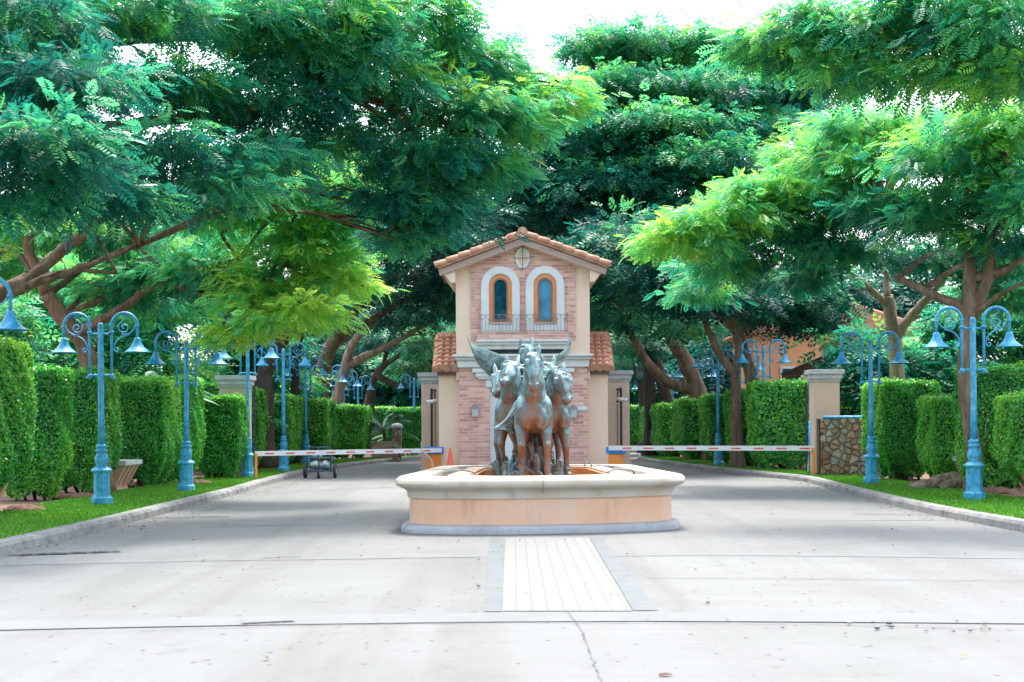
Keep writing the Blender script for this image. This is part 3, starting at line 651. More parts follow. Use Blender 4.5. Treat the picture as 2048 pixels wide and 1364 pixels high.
villa('far_house', gx(690,112), 116, 6, 6, 3.6, 'pale orange house glimpsed between the trunks on the left', PEACH, 1.2)

# ------------------------------------------------------------------ street lamps
def make_lamp(extra, label):
    t = thing('street_lamp', label, 'street lamp', (0,0,0), 0, 'blue double-arm street lamps along the drive')
    mb = MB(); mb.lathe([(.205,0),(.205,.13),(.165,.17),(.155,.20),(.15,.60),(.165,.62),(.20,.645),(.20,.67),(.12,.73)], 8, smooth=False)
    mb.build('base', BLUE, t)
    mb = MB(); mb.lathe([(.115,.72),(.10,.76),(.125,.82),(.13,.90),(.10,.97),(.085,1.0),(.115,1.02),(.115,1.05),(.08,1.07),(.105,1.10),(.105,1.13),(.07,1.16)], 18); mb.build('collar', BLUE, t)
    e = extra; mb = MB(); mb.tube([(0,0,1.12),(0,0,1.5),(0,0,3.44+e),(0,0,3.48+e)], [.068,.06,.052,.04], 14); mb.build('pole', BLUE, t)
    for s in (-1,1):
        mb = MB(); zc = 3.42+e
        pts = [(s*.21,0,2.44+e),(s*.21,0,2.9+e),(s*.21,0,zc)]+[(s*(.455-.245*math.cos(a)),0,zc+.245*math.sin(a)) for a in [math.pi*k/14 for k in range(1,15)]]+[(s*.70,0,zc-.22)]
        mb.tube(pts, [.026,.026,.03]+[.032]*14+[.028], 10)
        mb.lathe([(.045,0),(.05,.03),(.03,.06)], 12, (s*.21,0,zc-.15)); mb.lathe([(.045,0),(.045,.03)], 12, (s*.21,0,zc)); mb.lathe([(.045,0),(.045,.04)], 12, (s*.70,0,zc-.03))
        mb.lathe([(.01,0),(.045,.02),(.05,.06),(.03,.11)], 12, (s*.21,0,2.40+e))
        for z in (2.48,3.27): mb.tube([(0,0,z+e),(s*.21,0,z+e)], .02, 8)
        mb.tube([(s*.21,0,2.44+e),(s*.29,0,2.43+e)], .014, 6); br = mb.build('bracket', BLUE, t)
        mb = MB(); cx, cz = s*.45, zc-.03
        sp = [(cx+s*(.118-.0074*k)*math.cos(.62*k+2.6), 0, cz+(.118-.0074*k)*math.sin(.62*k+2.6)) for k in range(16)]
        lead = [(s*.67,0,zc-.02),(s*.60,0,zc-.11),(s*.50,0,zc-.165)]
        mb.tube(spline(lead+[(cx+.118*s*math.cos(-2.0), 0, cz-.12)], 12), .013, 6); mb.tube(sp, .013, 6)
        mb.tube(spline([(cx+s*(-.10),0,cz+.07),(cx-s*.02,0,cz+.14),(cx+s*.05,0,cz+.19),(cx+s*.01,0,cz+.225),(cx-s*.04,0,cz+.19)], 14), .011, 6)
        mb.tube(spline([(s*.55,0,zc-.17),(s*.42,0,zc-.20),(s*.31,0,zc-.28),(s*.25,0,zc-.42),(s*.30,0,zc-.50),(s*.34,0,zc-.45),(s*.30,0,zc-.42)], 24), .014, 6)
        mb.build('scroll', BLUE, br)
        mb = MB(); mb.lathe([(.035,-.22),(.06,-.235),(.065,-.27),(.085,-.33),(.115,-.39),(.165,-.445),(.235,-.495),(.265,-.505),(.26,-.512),(.22,-.49),(.10,-.38),(.05,-.27),(.02,-.26)], 28, (s*.70,0,zc)); mb.build('lamp_shade', BLUE, t)
    return t
lamp_a = make_lamp(0, 'blue double-arm lamp on the left lawn, the larger of two before the gate')
lamp_b = make_lamp(.55, 'tall blue lamp just beyond the left gate pillar')
used = set()
def put_lamp(src, x, y, z, label, rz=0.0):
    o = src if src.name not in used else copy_tree(src); used.add(src.name)
    k = len(used)+x*7.3+y*3.1; o.location = (x,y,z); o.rotation_euler = (.006*math.sin(k), .006*math.cos(k*1.7), rz+.05*math.sin(k*2.3)); o['label'] = label
put_lamp(lamp_a, gx(203,27.2), 27.2, .12, 'blue double-arm lamp on the left lawn, the larger of two fully seen before the gate')
put_lamp(lamp_a, gx(372,32.6), 32.6, .12, 'blue double-arm lamp on the left lawn, closest to the left gate pillar')
put_lamp(lamp_a, -8.47, 20.7, .12, 'blue lamp cut by the left edge with only one bell shade showing')
put_lamp(lamp_a, gx(1948,27.1), 27.1, .12, 'blue double-arm lamp on the right lawn beside the tree roots, nearest on the right')
put_lamp(lamp_a, gx(1743,34.4), 34.4, .12, 'blue double-arm lamp on the right lawn beside the rubble wall')
for px, D, lb in ((495,41.2,'tall blue lamp standing right behind the left gate pillar'), (567,46.5,'tall blue lamp on the left, first one along the drive past the barrier post'), (612,56,'tall blue lamp directly behind the refuse cart'), (655,64,'slim distant blue lamp just right of the refuse cart'), (688,71,'slim distant blue lamp, second right of the refuse cart'), (717,78,'slim distant blue lamp, third right of the refuse cart'), (828,76,'distant blue lamp between the stone post and the gatehouse pillar'),
                  (1437,49.8,'tall blue lamp in the middle of the right barrier arm'), (1527,46.5,'tall blue lamp rising behind the clipped hedge beyond the right barrier'), (1480,53,'blue lamp half hidden by the forked trunk beyond the right barrier'), (1395,60,'distant blue lamp left of the forked trunk on the right drive'), (1345,70,'distant blue lamp behind leaning trunks on the right'), (1296,80,'faint far blue lamp beside the right gatehouse pillar')):
    put_lamp(lamp_b, gx(px,D), D, .12, lb)
# ------------------------------------------------------------------ the fountain basin
FC = Vector((0.0, 24.2, 0))
def outline(n=96):
    hw = 2.03; pts = []
    ctrl = [(0,20.97),(.7,21.0),(1.35,21.16),(1.82,21.42),(1.99,21.75),(2.03,22.3),(1.95,23.6),(1.84,25.2),(1.75,26.7),(1.66,27.15),(1.3,27.4),(.6,27.5),(0,27.52)]
    full = ctrl+[(-x,y) for x, y in ctrl[-2:0:-1]]
    P3 = spline([(x,y,0) for x, y in full+[full[0]]], n)[:-1]
    return [Vector((p.x, p.y+.13*p.x*max(0,(24.5-p.y)/3.5), 0)) for p in P3]
OUT = outline()
def loop(d, z):
    hw, hl = 2.03, 3.28; sx, sy = (hw+d)/hw, (hl+d)/hl
    return [Vector(((p.x-FC.x)*sx, (p.y-FC.y)*sy, z)) for p in OUT]
fount = thing('fountain_basin', 'low peach fountain basin with thick white stone rim in the middle of the road', 'fountain', FC)
def ringloft(name, prof, mat, closed=False, smooth=True):
    bm = bmesh.new(); L = [[bm.verts.new(v) for v in loop(d, z)] for d, z in prof]; n = len(OUT)
    pairs = list(zip(L, L[1:]))+([(L[-1], L[0])] if closed else [])
    for a, b in pairs:
        for k in range(n):
            f = bm.faces.new((a[k], a[(k+1)%n], b[(k+1)%n], b[k])); f.smooth = smooth
    if not closed: bm.faces.new(L[-1]); bm.faces.new(L[0][::-1])
    bmesh.ops.recalc_face_normals(bm, faces=bm.faces); me = bpy.data.meshes.new(name); bm.to_mesh(me); bm.free()
    if smooth: me.set_sharp_from_angle(angle=R(40))
    return obj(name, me, mat, fount)
FPE = M('fountain_plaster', [(0.3,(0.62,0.35,0.21)),(0.5,(0.68,0.41,0.26)),(0.7,(0.64,0.45,0.33))], 1.1, 0.85, 0.12, 90.0, stain=((0.24,0.17,0.12), 2.0, 0.54, 0.78, (1,1,0.16)))
FRM = M('fountain_stone', [(0.3,(0.40,0.33,0.23)),(0.5,(0.48,0.43,0.345)),(0.7,(0.52,0.49,0.43))], 1.3, 0.75, 0.15, 70.0, stain=((0.20,0.20,0.17), 2.6, 0.54, 0.78, (1,1,0.35)))
ringloft('plinth', [(.02,.0),(.12,.0),(.125,.06),(.10,.105),(.04,.125),(-.1,.127),(-.1,0)], M('plinth_stone', two((0.30,0.315,0.32),(0.40,0.41,0.41)), 2.5, 0.8, 0.15, 60.0, stain=((0.10,0.10,0.10), 3.0, 0.56, 0.75, (1,1,0.35))), True)
ringloft('body', [(0,.128),(0,.515),(-.2,.515),(-.2,.128)], FPE, True)
ringloft('rim', [(-.02,.516),(.03,.517),(.035,.585),(.05,.615),(.085,.645),(.14,.668),(.185,.692),(.205,.735),(.195,.785),(.16,.818),(.10,.83),(-.30,.832),(-.31,.82),(-.31,.517)], FRM, True)
ringloft('trough', [(-.32,.60),(-.56,.60),(-.56,.40),(-.32,.40)], DARKW, True, False)
ringloft('ledge', [(-.57,.42),(-.57,.815),(-.90,.82),(-.905,.42)], PLANK, True, False)
ringloft('pool_wall', [(-.91,.42),(-.91,.79),(-.96,.79),(-.96,.42)], POOLT, True, False)
ringloft('pool_floor', [(-.92,.30),(-.92,.41)], POOLT, False, False)
mb = MB()      # mortar joints of the stone rim
for k in (0, 27, 40, 56, 69):
    prof = [(-.29,.833),(.10,.8315),(.162,.8185),(.1965,.7855),(.2065,.735),(.1865,.6915),(.14,.6665),(.085,.6435),(.05,.613),(.036,.585)]
    L = [loop(d, z)[k] for d, z in prof]; mb.tube(L, .0035, 5)
mb.build('rim_joint', FAINT, fount)
mb = MB()
for x0, x1, y, dz in ((-1.55,-1.05,22.4,.06),(1.05,1.5,22.6,.05),(.85,1.0,25.9,.08)): mb.tube(spline([(x0,y-24.2,.84),(x0*.6+x1*.4,y-24.15,.84+dz),(x1,y-24.0,.835),(x1+.12*(1 if x1<0 else -1),y-23.9,.6)], 14), .014, 6)
mb.build('water_pipe', RAIL, fount)

# ------------------------------------------------------------------ the bronze horses
def horse_body(poll, muzzle, legs, rear=1.5, neck_w=1.0, drop=0.0, bw=1.0):
    mb = MB(); Z = Vector((0,0,1))
    mb.tube([(0,rear+.05,1.08-drop),(0,rear-.1,1.12-drop),(0,rear-.4,1.16-drop),(0,.6,1.13-drop*.5),(0,.2,1.10),(0,-.08,1.09),(0,-.26,1.10),(0,-.38,1.12)],
            [(a,b*bw) for a, b in [(.10,.10),(.24,.22),(.31,.29),(.32,.30),(.34,.28),(.33,.265),(.26,.22),(.12,.12)]], 20, ref=(0,0,1))
    for s in (-1,1):
        mb.ball((s*.17*bw,-.12,1.10), 1, (.15*bw,.22,.30), 16, 10); mb.ball((s*.115*bw,-.31,1.0), 1, (.115,.12,.19), 16, 10)
        mb.ball((s*.15*bw,rear-.3,1.12-drop), 1, (.17,.27,.26), 16, 10)
    poll = Vector(poll); muz = Vector(muzzle); ax = (muz-poll).normalized(); L = (muz-poll).length
    b0, b1 = Vector((0,.05,1.18)), Vector((0,-.17,1.45))
    end = poll-ax*.02+Vector((0,.05,-.03)); b1 = b1.lerp(end, .12); nk = spline([b0, b1, b1.lerp(end,.55)+Vector((0,-.02,.04)), end], 12)
    nr = [(.34-.20*(i/12)**.8, (.26-.155*(i/12)**.75)*neck_w) for i in range(13)]
    mb.tube(nk, nr, 20, ref=(0,-1,0.2))
    n = Vector((0,-1,.25)); n = (n-ax*n.dot(ax)).normalized(); lat = ax.cross(n).normalized()
    H = [(-.06,.06,.06,0),(0,.105,.095,0),(.12,.145,.122,-.02),(.26,.168,.134,-.038),(.38,.150,.128,-.03),(.52,.118,.098,-.008),(.68,.094,.078,.0),(.82,.086,.078,.0),(.92,.080,.080,-.004),(.99,.058,.062,-.01),(1.02,.03,.03,-.015)]
    mb.tube([poll+ax*(t*L)+n*o for t, d, w, o in H], [(d,w) for t, d, w, o in H], 20, ref=n)
    for s in (-1,1):
        mb.ball(poll+ax*(.31*L)+lat*(s*.122)+n*.05, .034, (1,1,1)); mb.ball(poll+ax*(.24*L)+lat*(s*.105)+n*.085, .036)
        mb.ball(poll+ax*(.30*L)+lat*(s*.066)-n*.105, .082); mb.tube([poll+ax*(.86*L)+lat*(s*.075)+n*.05, poll+ax*(.93*L)+lat*(s*.078)+n*.055, poll+ax*(.97*L)+lat*(s*.05)+n*.05], [.014,.022,.016], 8); mb.tube([poll+ax*(.36*L)+lat*(s*.115)+n*.0, poll+ax*(.62*L)+lat*(s*.075)+n*.02], [.03,.014], 8)
        e0 = poll+lat*(s*.078)+ax*.01-n*.01; up = (-ax*.75+n*.25+Vector((0,0,.55))+lat*(s*.22)).normalized()
        mb.tube([e0-up*.03, e0+up*.07, e0+up*.14, e0+up*.23], [(.036,.038),(.030,.052),(.026,.042),(.006,.008)], 10, ref=n)
    mb.ball(poll+ax*(.93*L)-n*.062, .042); mb.tube([poll+ax*(.12*L)+n*.12, poll+ax*(.75*L)+n*.088], [.035,.028], 8)
    for j in legs:
        e, k, f, h = map(Vector, j); sh = Vector((e.x*.85, e.y+.10, e.z+.22))
        mb.tube([sh, e, e.lerp(k,.45), k-(k-e).normalized()*.05, k, k+(f-k).normalized()*.07, k.lerp(f,.55), f-(f-k).normalized()*.04, f, f.lerp(h,.5), h+(f-h).normalized()*.05, h],
                [.15,.118,.088,.068,.072,.056,.046,.05,.060,.048,.062,.082], 14)
    for s in (-1,1):
        mb.tube([(s*.17,rear-.28,1.05-drop),(s*.19,rear-.42,.80-drop*.5),(s*.18,rear-.10,.50),(s*.18,rear-.14,.40),(s*.18,rear-.22,.18),(s*.18,rear-.28,.10),(s*.18,rear-.34,.02)], [.22,.14,.075,.055,.055,.05,.075], 12)
    return mb, nk, nr, poll, ax, n, lat, L
def mane(nk, nr, poll, ax, n, lat, side, rnd, count=24, flow=1.0, locks=0):
    mb = MB(); m = len(nk)
    for i in range(count):
        f = .22+.78*i/(count-1); k = min(int(f*(m-1)), m-1); c = nk[k]; t = (nk[min(k+1,m-1)]-nk[max(k-1,0)]).normalized()
        back = Vector((0,1,.25)); back = (back-t*back.dot(t)).normalized(); s0 = c+back*(nr[k][0]*.93)
        w = rnd.uniform(.9,1.2)*flow; d = Vector((side*rnd.uniform(.55,1.0), rnd.uniform(.05,.7), rnd.uniform(-.25,.35))).normalized()
        p = [s0-back*.05]; ph = rnd.uniform(0,6)
        for q in range(1,6):
            a = q/5; p.append(s0+d*(.28*w*a)+Vector((math.sin(ph+a*5)*.035, math.cos(ph+a*4)*.03, -.14*a*a*w+math.sin(ph+a*7)*.035)))
        mb.tube(spline(p, 12), [.034-.025*(j/12)+.006*math.sin(j) for j in range(13)], 7)
    for i in range(4):       # forelock
        s0 = poll+n*.085+ax*.02+lat*side*rnd.uniform(.0,.05); p = [s0-n*.04, s0+n*.02+ax*.03+lat*side*.03, s0+n*.02+ax*.06+lat*side*rnd.uniform(.06,.09), s0-n*.02+ax*.09+lat*side*rnd.uniform(.12,.15)]
        mb.tube(spline(p, 8), [.020-.014*(j/8) for j in range(9)], 6)
    for q in range(locks):       # wind-blown locks beside the cheek
        s0 = nk[-2]+lat*side*.06+Vector((0,.08,-.05*q)); p = [s0, s0+lat*side*rnd.uniform(.08,.14)+Vector((0,0,.03)), s0+lat*side*rnd.uniform(.12,.22)+Vector((0,0,-.06)), s0+lat*side*rnd.uniform(.10,.2)+Vector((0,0,-.14))]
        mb.tube(spline(p, 10), [.034-.024*(j/10) for j in range(11)], 6)
    return mb
def horse(label, loc, rz, poll, muzzle, legs, side, seed, locks=0, flow=1.0, **kw):
    inv = Matrix.Rotation(-R(rz), 3, 'Z'); poll = inv @ (P(*poll)-Vector(loc)); muzzle = inv @ (P(*muzzle)-Vector(loc))
    t = thing('horse_statue', label, 'horse statue', loc, R(rz), 'bronze horses of the fountain')
    mb, nk, nr, pl, ax, n, lat, L = horse_body(poll, muzzle, legs, **kw)
    obj('body', remeshed(mb, .017, 3, 'horse_body'), BRONZE, t)
    obj('mane', remeshed(mane(nk, nr, pl, ax, n, lat, side, random.Random(seed), 24, flow, locks), .011, 2, 'horse_mane'), BRONZE, t)
    for s in (-1,1):
        q = pl+ax*(.31*L)+lat*(s*.128)+n*.060; MB().ball(q, .019, (1,1,1), 10, 8).build('eye', DBRZ, t)
        q = pl+ax*(.925*L)+lat*(s*.070)+n*.060; MB().ball(q, .016, (1,1,1.4), 10, 8).build('nostril', DBRZ, t)
    return t
DBRZ = M('dark_bronze', two((0.012,0.02,0.022),(0.03,0.04,0.04)), 8.0, 0.45)
ZB = .70
std = lambda a: [((-.19,-.10,.86),(-.20,-.30,.58),(-.20,-.16,.24),(-.20,-.22,.05)), ((.19,-.10,.86),(.20,-.22,.55),(.20,-.22,.16),(.20,-.28,.02))]
horse('leading bronze horse at the front centre of the group, facing the viewer', (-.10, 23.35, ZB), 0, (1066,712,22.92), (1068,779,22.55),
      [((-.20,-.10,.86),(-.20,-.40,.57),(-.205,-.20,.25),(-.205,-.30,.05)), ((.20,-.10,.86),(.215,-.30,.56),(.215,-.33,.17),(.225,-.40,.02))], 1, 1, flow=.6)
horse('bronze horse left of the leader, head turned left with the mouth raised', (-.42, 24.35, ZB), -12, (1024,730,23.92), (1008,770,23.44),
      [((-.17,-.10,.86),(-.16,-.30,.58),(-.15,-.12,.22),(-.15,-.2,.02)), ((.17,-.10,.86),(.18,-.36,.66),(.18,-.12,.40),(.18,-.1,.22))], 1, 2, locks=7, bw=.86)
horse('outermost bronze horse on the left, muzzle pointing down and left', (-.46, 25.2, ZB), -12, (1001,748,24.8), (992,790,24.42), std(0), -1, 3, flow=.5, bw=.86)
horse('outer bronze horse on the right with arched neck and lowered head', (.25, 24.35, ZB), 9, (1118,750,23.85), (1136,806,23.5),
      [((-.15,-.10,.82),(-.13,-.34,.62),(-.12,-.16,.36),(-.12,-.22,.20)), ((.16,-.10,.80),(.17,-.24,.52),(.19,-.22,.16),(.21,-.30,.02))], -1, 4, locks=7, neck_w=1.05, bw=.9)
horse('bronze horse half hidden between the leader and the arched right horse', (.14, 25.45, ZB), 6, (1097,731,24.98), (1101,778,24.6), std(0), 1, 5, flow=.6, bw=.86)
pg = horse('winged bronze horse rising at the back of the group', (-.19, 26.35, ZB+.34), 0, (1054,695,25.9), (1055,740,25.52), std(0), 1, 6, flow=.5, drop=.15, bw=.86)
def wing(lead, trail, d0, d1, dt, name):
    n = 36; m = 10
    A = spline([P(x,y,d0+(dt-d0)*i/(len(lead)-1)) for i, (x,y) in enumerate(lead)], n); B = spline([P(x,y,d1+(dt-d1)*i/(len(trail)-1)) for i, (x,y) in enumerate(trail)], n)
    bm = bmesh.new(); org = Vector(pg.location); F2 = []; K2 = []
    for i in range(n+1):
        fr, bk = [], []
        for j in range(m+1):
            v = j/m; sc = (.06*abs(math.sin(i/n*math.pi*9)))*(v**2)*(1-i/n)
            p = A[i].lerp(B[i], v*(1+sc)) if j else A[i]; th = .045*(1-v)**.6*(1-.6*i/n)+.012; g = .022*math.sin(v*math.pi*7+i*.09)*(.3+v)*(1-.5*i/n)+.05*math.sin(v*math.pi)
            fr.append(bm.verts.new(p-org+Vector((0,-th-g,0)))); bk.append(bm.verts.new(p-org+Vector((0,th-g,0))))
        F2.append(fr); K2.append(bk)
    for g in (F2, K2):
        for i in range(n):
            for j in range(m):
                f = bm.faces.new((g[i][j], g[i+1][j], g[i+1][j+1], g[i][j+1])); f.smooth = True
    for i in range(n):
        for j in (0, m): bm.faces.new((F2[i][j], F2[i+1][j], K2[i+1][j], K2[i][j]))
    for j in range(m):
        for i in (0, n): bm.faces.new((F2[i][j], F2[i][j+1], K2[i][j+1], K2[i][j]))
    bmesh.ops.recalc_face_normals(bm, faces=bm.faces); me = bpy.data.meshes.new(name); bm.to_mesh(me); bm.free(); obj(name, me, BRONZE, pg)
wing([(1030,735),(1010,715),(988,704),(960,695),(944,687),(934.6,667)], [(1030,775),(992,762),(973,745),(957,728),(946,706),(934,669)], 25.75, 26.2, 25.3, 'wing')
wing([(1076,740),(1094,727),(1115,711),(1133,695),(1138,680),(1137,663)], [(1082,770),(1107,738),(1127,721),(1139,704),(1144,687),(1139,665)], 26.0, 26.35, 25.9, 'wing')
# cast waves under and between the horses
rnd = random.Random(11); mb = MB()
mb.ball((0,.25,.42), 1, (.82,1.75,.24), 28, 14)
for k in range(130):
    a = rnd.uniform(0, 6.28); rr = rnd.random()**.5; x, y = .66*rr*math.cos(a), .25+1.3*rr*math.sin(a)
    h = rnd.uniform(.2,.8)*(1.15-.5*rr); ph = rnd.uniform(0,6.28); q = rnd.uniform(.05,.16); up = [Vector((x,y,.48))]
    for i in range(1,9):
        u = i/8; up.append(Vector((x+q*math.sin(ph)*u+.05*math.sin(ph+u*5)*u, y+q*math.cos(ph)*u, .48+h*math.sin(u*2.2))))
    mb.tube(up, [.062-.054*(i/8) for i in range(9)], 8)
for k in range(5):
    a = rnd.uniform(0,6.28); x, y = .55*math.cos(a), .2+1.1*math.sin(a); r0 = rnd.uniform(.07,.13); c = Vector((x,y,.72+rnd.uniform(0,.2)))
    mb.tube([c+Vector((r0*(1-i/22)*math.cos(.5*i+a), .02*math.sin(i), r0*(1-i/22)*math.sin(.5*i+a))) for i in range(18)], [.036-.0012*i for i in range(18)], 7)
# the pointed fin of water at the left of the leader
fin = lambda px, py, D: P(px,py,D)-Vector((-.12,24.15,0))
tip = fin(990,857,23.72)
for i in range(14):
    u = i/13; a0 = fin(1034-10*u+3*math.sin(i*2), 800+66*u, 24.02-.10*math.sin(i*2.2)); mid = a0.lerp(tip,.5)+Vector((.02,-.05*math.sin(i*2.2),-.02+.06*(u-.5)))
    mb.tube(spline([a0, mid, tip+Vector((.03*math.sin(i*2),0,.01*(4-i)*.3))], 10), [.026-.0016*j for j in range(11)], 8)
w = obj('wave_sculpture', remeshed(mb, .013, 1, 'wave_form'), BRONZE, None, (-.12, 24.15, 0))
tag(w, 'green-blue bronze curls of water under the legs of the horses', 'sculpture')

# ------------------------------------------------------------------ hedges
def hedge_mesh(name, w, l, h, dens, seed, ls=1.0, road=1):
    r = np.random.default_rng(seed); A = [l*h, l*h, w*h, w*h, w*l*1.2]; n = int(dens*sum(A)); f = r.choice(5, n, p=np.array(A)/sum(A))
    u, v = r.uniform(-.5,.5,n), r.random(n); x, y, z = np.zeros(n), np.zeros(n), np.zeros(n); nx, ny, nz = np.zeros(n), np.zeros(n), np.zeros(n)
    for k, sg in ((0,-1),(1,1)):
        m = f == k; x[m] = sg*.5*w; y[m] = u[m]*l; z[m] = v[m]*h; nx[m] = sg
    for k, sg in ((2,-1),(3,1)):
        m = f == k; y[m] = sg*.5*l; x[m] = u[m]*w; z[m] = v[m]*h; ny[m] = sg
    m = f == 4; x[m] = u[m]*w; y[m] = (v[m]-.5)*l; z[m] = h; nz[m] = 1
    # round the corners, narrow the foot, roughen the faces
    t = z/h; foot = 1-.42*np.clip((.38-t)/.38, 0, 1)**1.7; topr = 1-.05*np.clip((t-.9)/.1, 0, 1)**2
    cr = np.clip(np.minimum(.5*w-np.abs(x), .5*l-np.abs(y))/.25, 0, 1); corner = 1-.055*(1-np.minimum(np.clip((.5*w-np.abs(x))/.3,0,1), 1)**.5)*(1-np.clip((.5*l-np.abs(y))/.3,0,1)**.5)
    s1, s2, s3 = r.uniform(0,6,3)
    bumpy = .03*np.sin(3.1*y+s1+1.7*z)+.03*np.sin(4.3*z+s2+2*x)+.03*np.sin(9*x+7*y+s3+6*z)
    dep = np.abs(r.normal(0,.055,n)); out = bumpy-dep+np.where(r.random(n) < .05, r.uniform(0,.09,n), 0)
    X = x*foot*topr*corner+nx*out; Y = y*foot*topr*corner+ny*out; Zz = z-np.where(f != 4, .0, .05)+nz*(out+np.where(r.random(n) < .12, r.uniform(0,.10,n), 0)) ; Zz = np.where((f != 4) & (t > .95), Zz-.03, Zz)+.14*(1-np.clip(t/.3,0,1))*(1+.6*np.sin(5*x+4*y+s1))
    N0 = np.stack([nx,ny,nz],1)+r.normal(0,.55,(n,3)); N0[:,2] += .25; N0 /= np.linalg.norm(N0,axis=1)[:,None]
    D0 = r.normal(0,1,(n,3)); D0[:,2] += .3; D0 -= N0*np.sum(N0*D0,1)[:,None]; D0 /= np.linalg.norm(D0,axis=1)[:,None]; W0 = np.cross(N0,D0)
    L = (r.uniform(.05,.085,n)*ls)[:,None]; W = L*.27; C = np.stack([X,Y,Zz],1)
    V = np.stack([C-D0*L*.5, C+W0*W, C+D0*L*.5, C-W0*W],1).reshape(-1,3)
    tint = np.clip(.37+r.normal(0,.18,n)+.16*np.sin(1.3*y+s2)*np.sin(1.1*z+s1)+.32*np.clip((t-.90)/.1,0,1)*r.random(n)+.3*(r.random(n) < .07)+np.where(f == road, .13, 0),0,1)  # road-side face tinted lighter, painting in light from the open drive
    return mesh_np(name, V, np.arange(n*4).reshape(-1,4), np.repeat(tint,4))
def core_mesh(w, l, h):
    mb = MB(); mb.box((0,0,h*.5+.08),(w-.28,l-.28,h-.34)); bmesh.ops.subdivide_edges(mb.bm, edges=mb.bm.edges, cuts=8, use_grid_fill=True)
    for v in mb.bm.verts:
        t = max(0,(.36-v.co.z/h)/.36); k = 1-.5*t**1.5; v.co.x *= k; v.co.y *= k
    for i in range(5): mb.tube([((i-2)*w*.12, random.uniform(-.25,.25)*l, 0),((i-2)*w*.15, random.uniform(-.25,.25)*l, .5)], .035, 6)
    return mb.mesh('hedge_twigs')
def hedge(xf, y0, y1, w, h, side, label, seed, dens=1500, ls=1.0, rz=0, grp='clipped hedges along the drive'):
    l = y1-y0; t = thing('clipped_hedge', label, 'hedge', (xf+side*w/2, (y0+y1)/2, .30 if 'nearest' in label else .10), R(rz), grp)
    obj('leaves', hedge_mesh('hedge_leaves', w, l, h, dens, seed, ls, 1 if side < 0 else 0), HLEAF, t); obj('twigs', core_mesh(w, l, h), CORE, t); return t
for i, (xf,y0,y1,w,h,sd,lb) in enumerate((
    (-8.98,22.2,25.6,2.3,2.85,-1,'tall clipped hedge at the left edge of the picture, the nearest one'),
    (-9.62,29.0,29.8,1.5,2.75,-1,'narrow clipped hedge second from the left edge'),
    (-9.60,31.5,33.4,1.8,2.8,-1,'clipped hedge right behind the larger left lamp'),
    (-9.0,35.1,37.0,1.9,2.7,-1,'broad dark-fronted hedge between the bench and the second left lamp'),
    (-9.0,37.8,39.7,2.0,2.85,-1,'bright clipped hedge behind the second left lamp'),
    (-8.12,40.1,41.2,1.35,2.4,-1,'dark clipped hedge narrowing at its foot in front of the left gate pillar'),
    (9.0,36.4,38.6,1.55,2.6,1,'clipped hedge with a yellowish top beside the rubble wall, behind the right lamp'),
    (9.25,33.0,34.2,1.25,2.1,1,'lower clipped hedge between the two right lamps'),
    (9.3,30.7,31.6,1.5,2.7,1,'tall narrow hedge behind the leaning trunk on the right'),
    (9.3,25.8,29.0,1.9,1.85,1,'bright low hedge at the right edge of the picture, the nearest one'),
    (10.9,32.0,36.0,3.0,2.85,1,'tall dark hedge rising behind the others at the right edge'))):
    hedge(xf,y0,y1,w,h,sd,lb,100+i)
for i, (xf,y0,y1,w,h,sd,lb) in enumerate((
    (-9.0,44.2,46.2,1.6,2.9,-1,'clipped hedge just past the left gate pillar'), (-8.95,47.2,50.6,1.7,2.8,-1,'clipped hedge behind the refuse cart on the left'),
    (-8.7,52,56,1.8,2.7,-1,'third clipped hedge past the left gate'), (-8.0,57.5,61,1.8,2.6,-1,'fourth clipped hedge past the left gate'),
    (-7.0,62.5,66,1.8,2.4,-1,'clipped hedge at the bend, left of the stone post'), (-4.9,71,73,1.9,2.3,-1,'far dark hedge beside the gatehouse pillar on the left'),
    (7.15,44.9,46.6,2.1,2.85,1,'broad clipped hedge behind the right barrier arm, left of the right pillar'), (7.0,48.4,50.2,1.6,2.7,1,'dark hedge behind the forked trunk past the right gate'),
    (6.7,52,54.8,1.8,2.6,1,'second dark hedge past the right gate'), (6.25,56.5,60,1.8,2.5,1,'third dark hedge past the right gate'), (5.9,62,66,1.8,2.4,1,'fourth dark hedge past the right gate'), (6.2,69,75,2.2,2.4,1,'far dark hedge right of the gatehouse pillar'), (2.6,84,85.6,7.5,2.6,1,'long far hedge closing the bend of the drive right of the gatehouse'), (-9.5,84,85.6,8.5,2.6,1,'long far hedge closing the bend of the drive left of the gatehouse'))):
    hedge(xf,y0,y1,w,h,sd,lb,200+i,600,1.6)

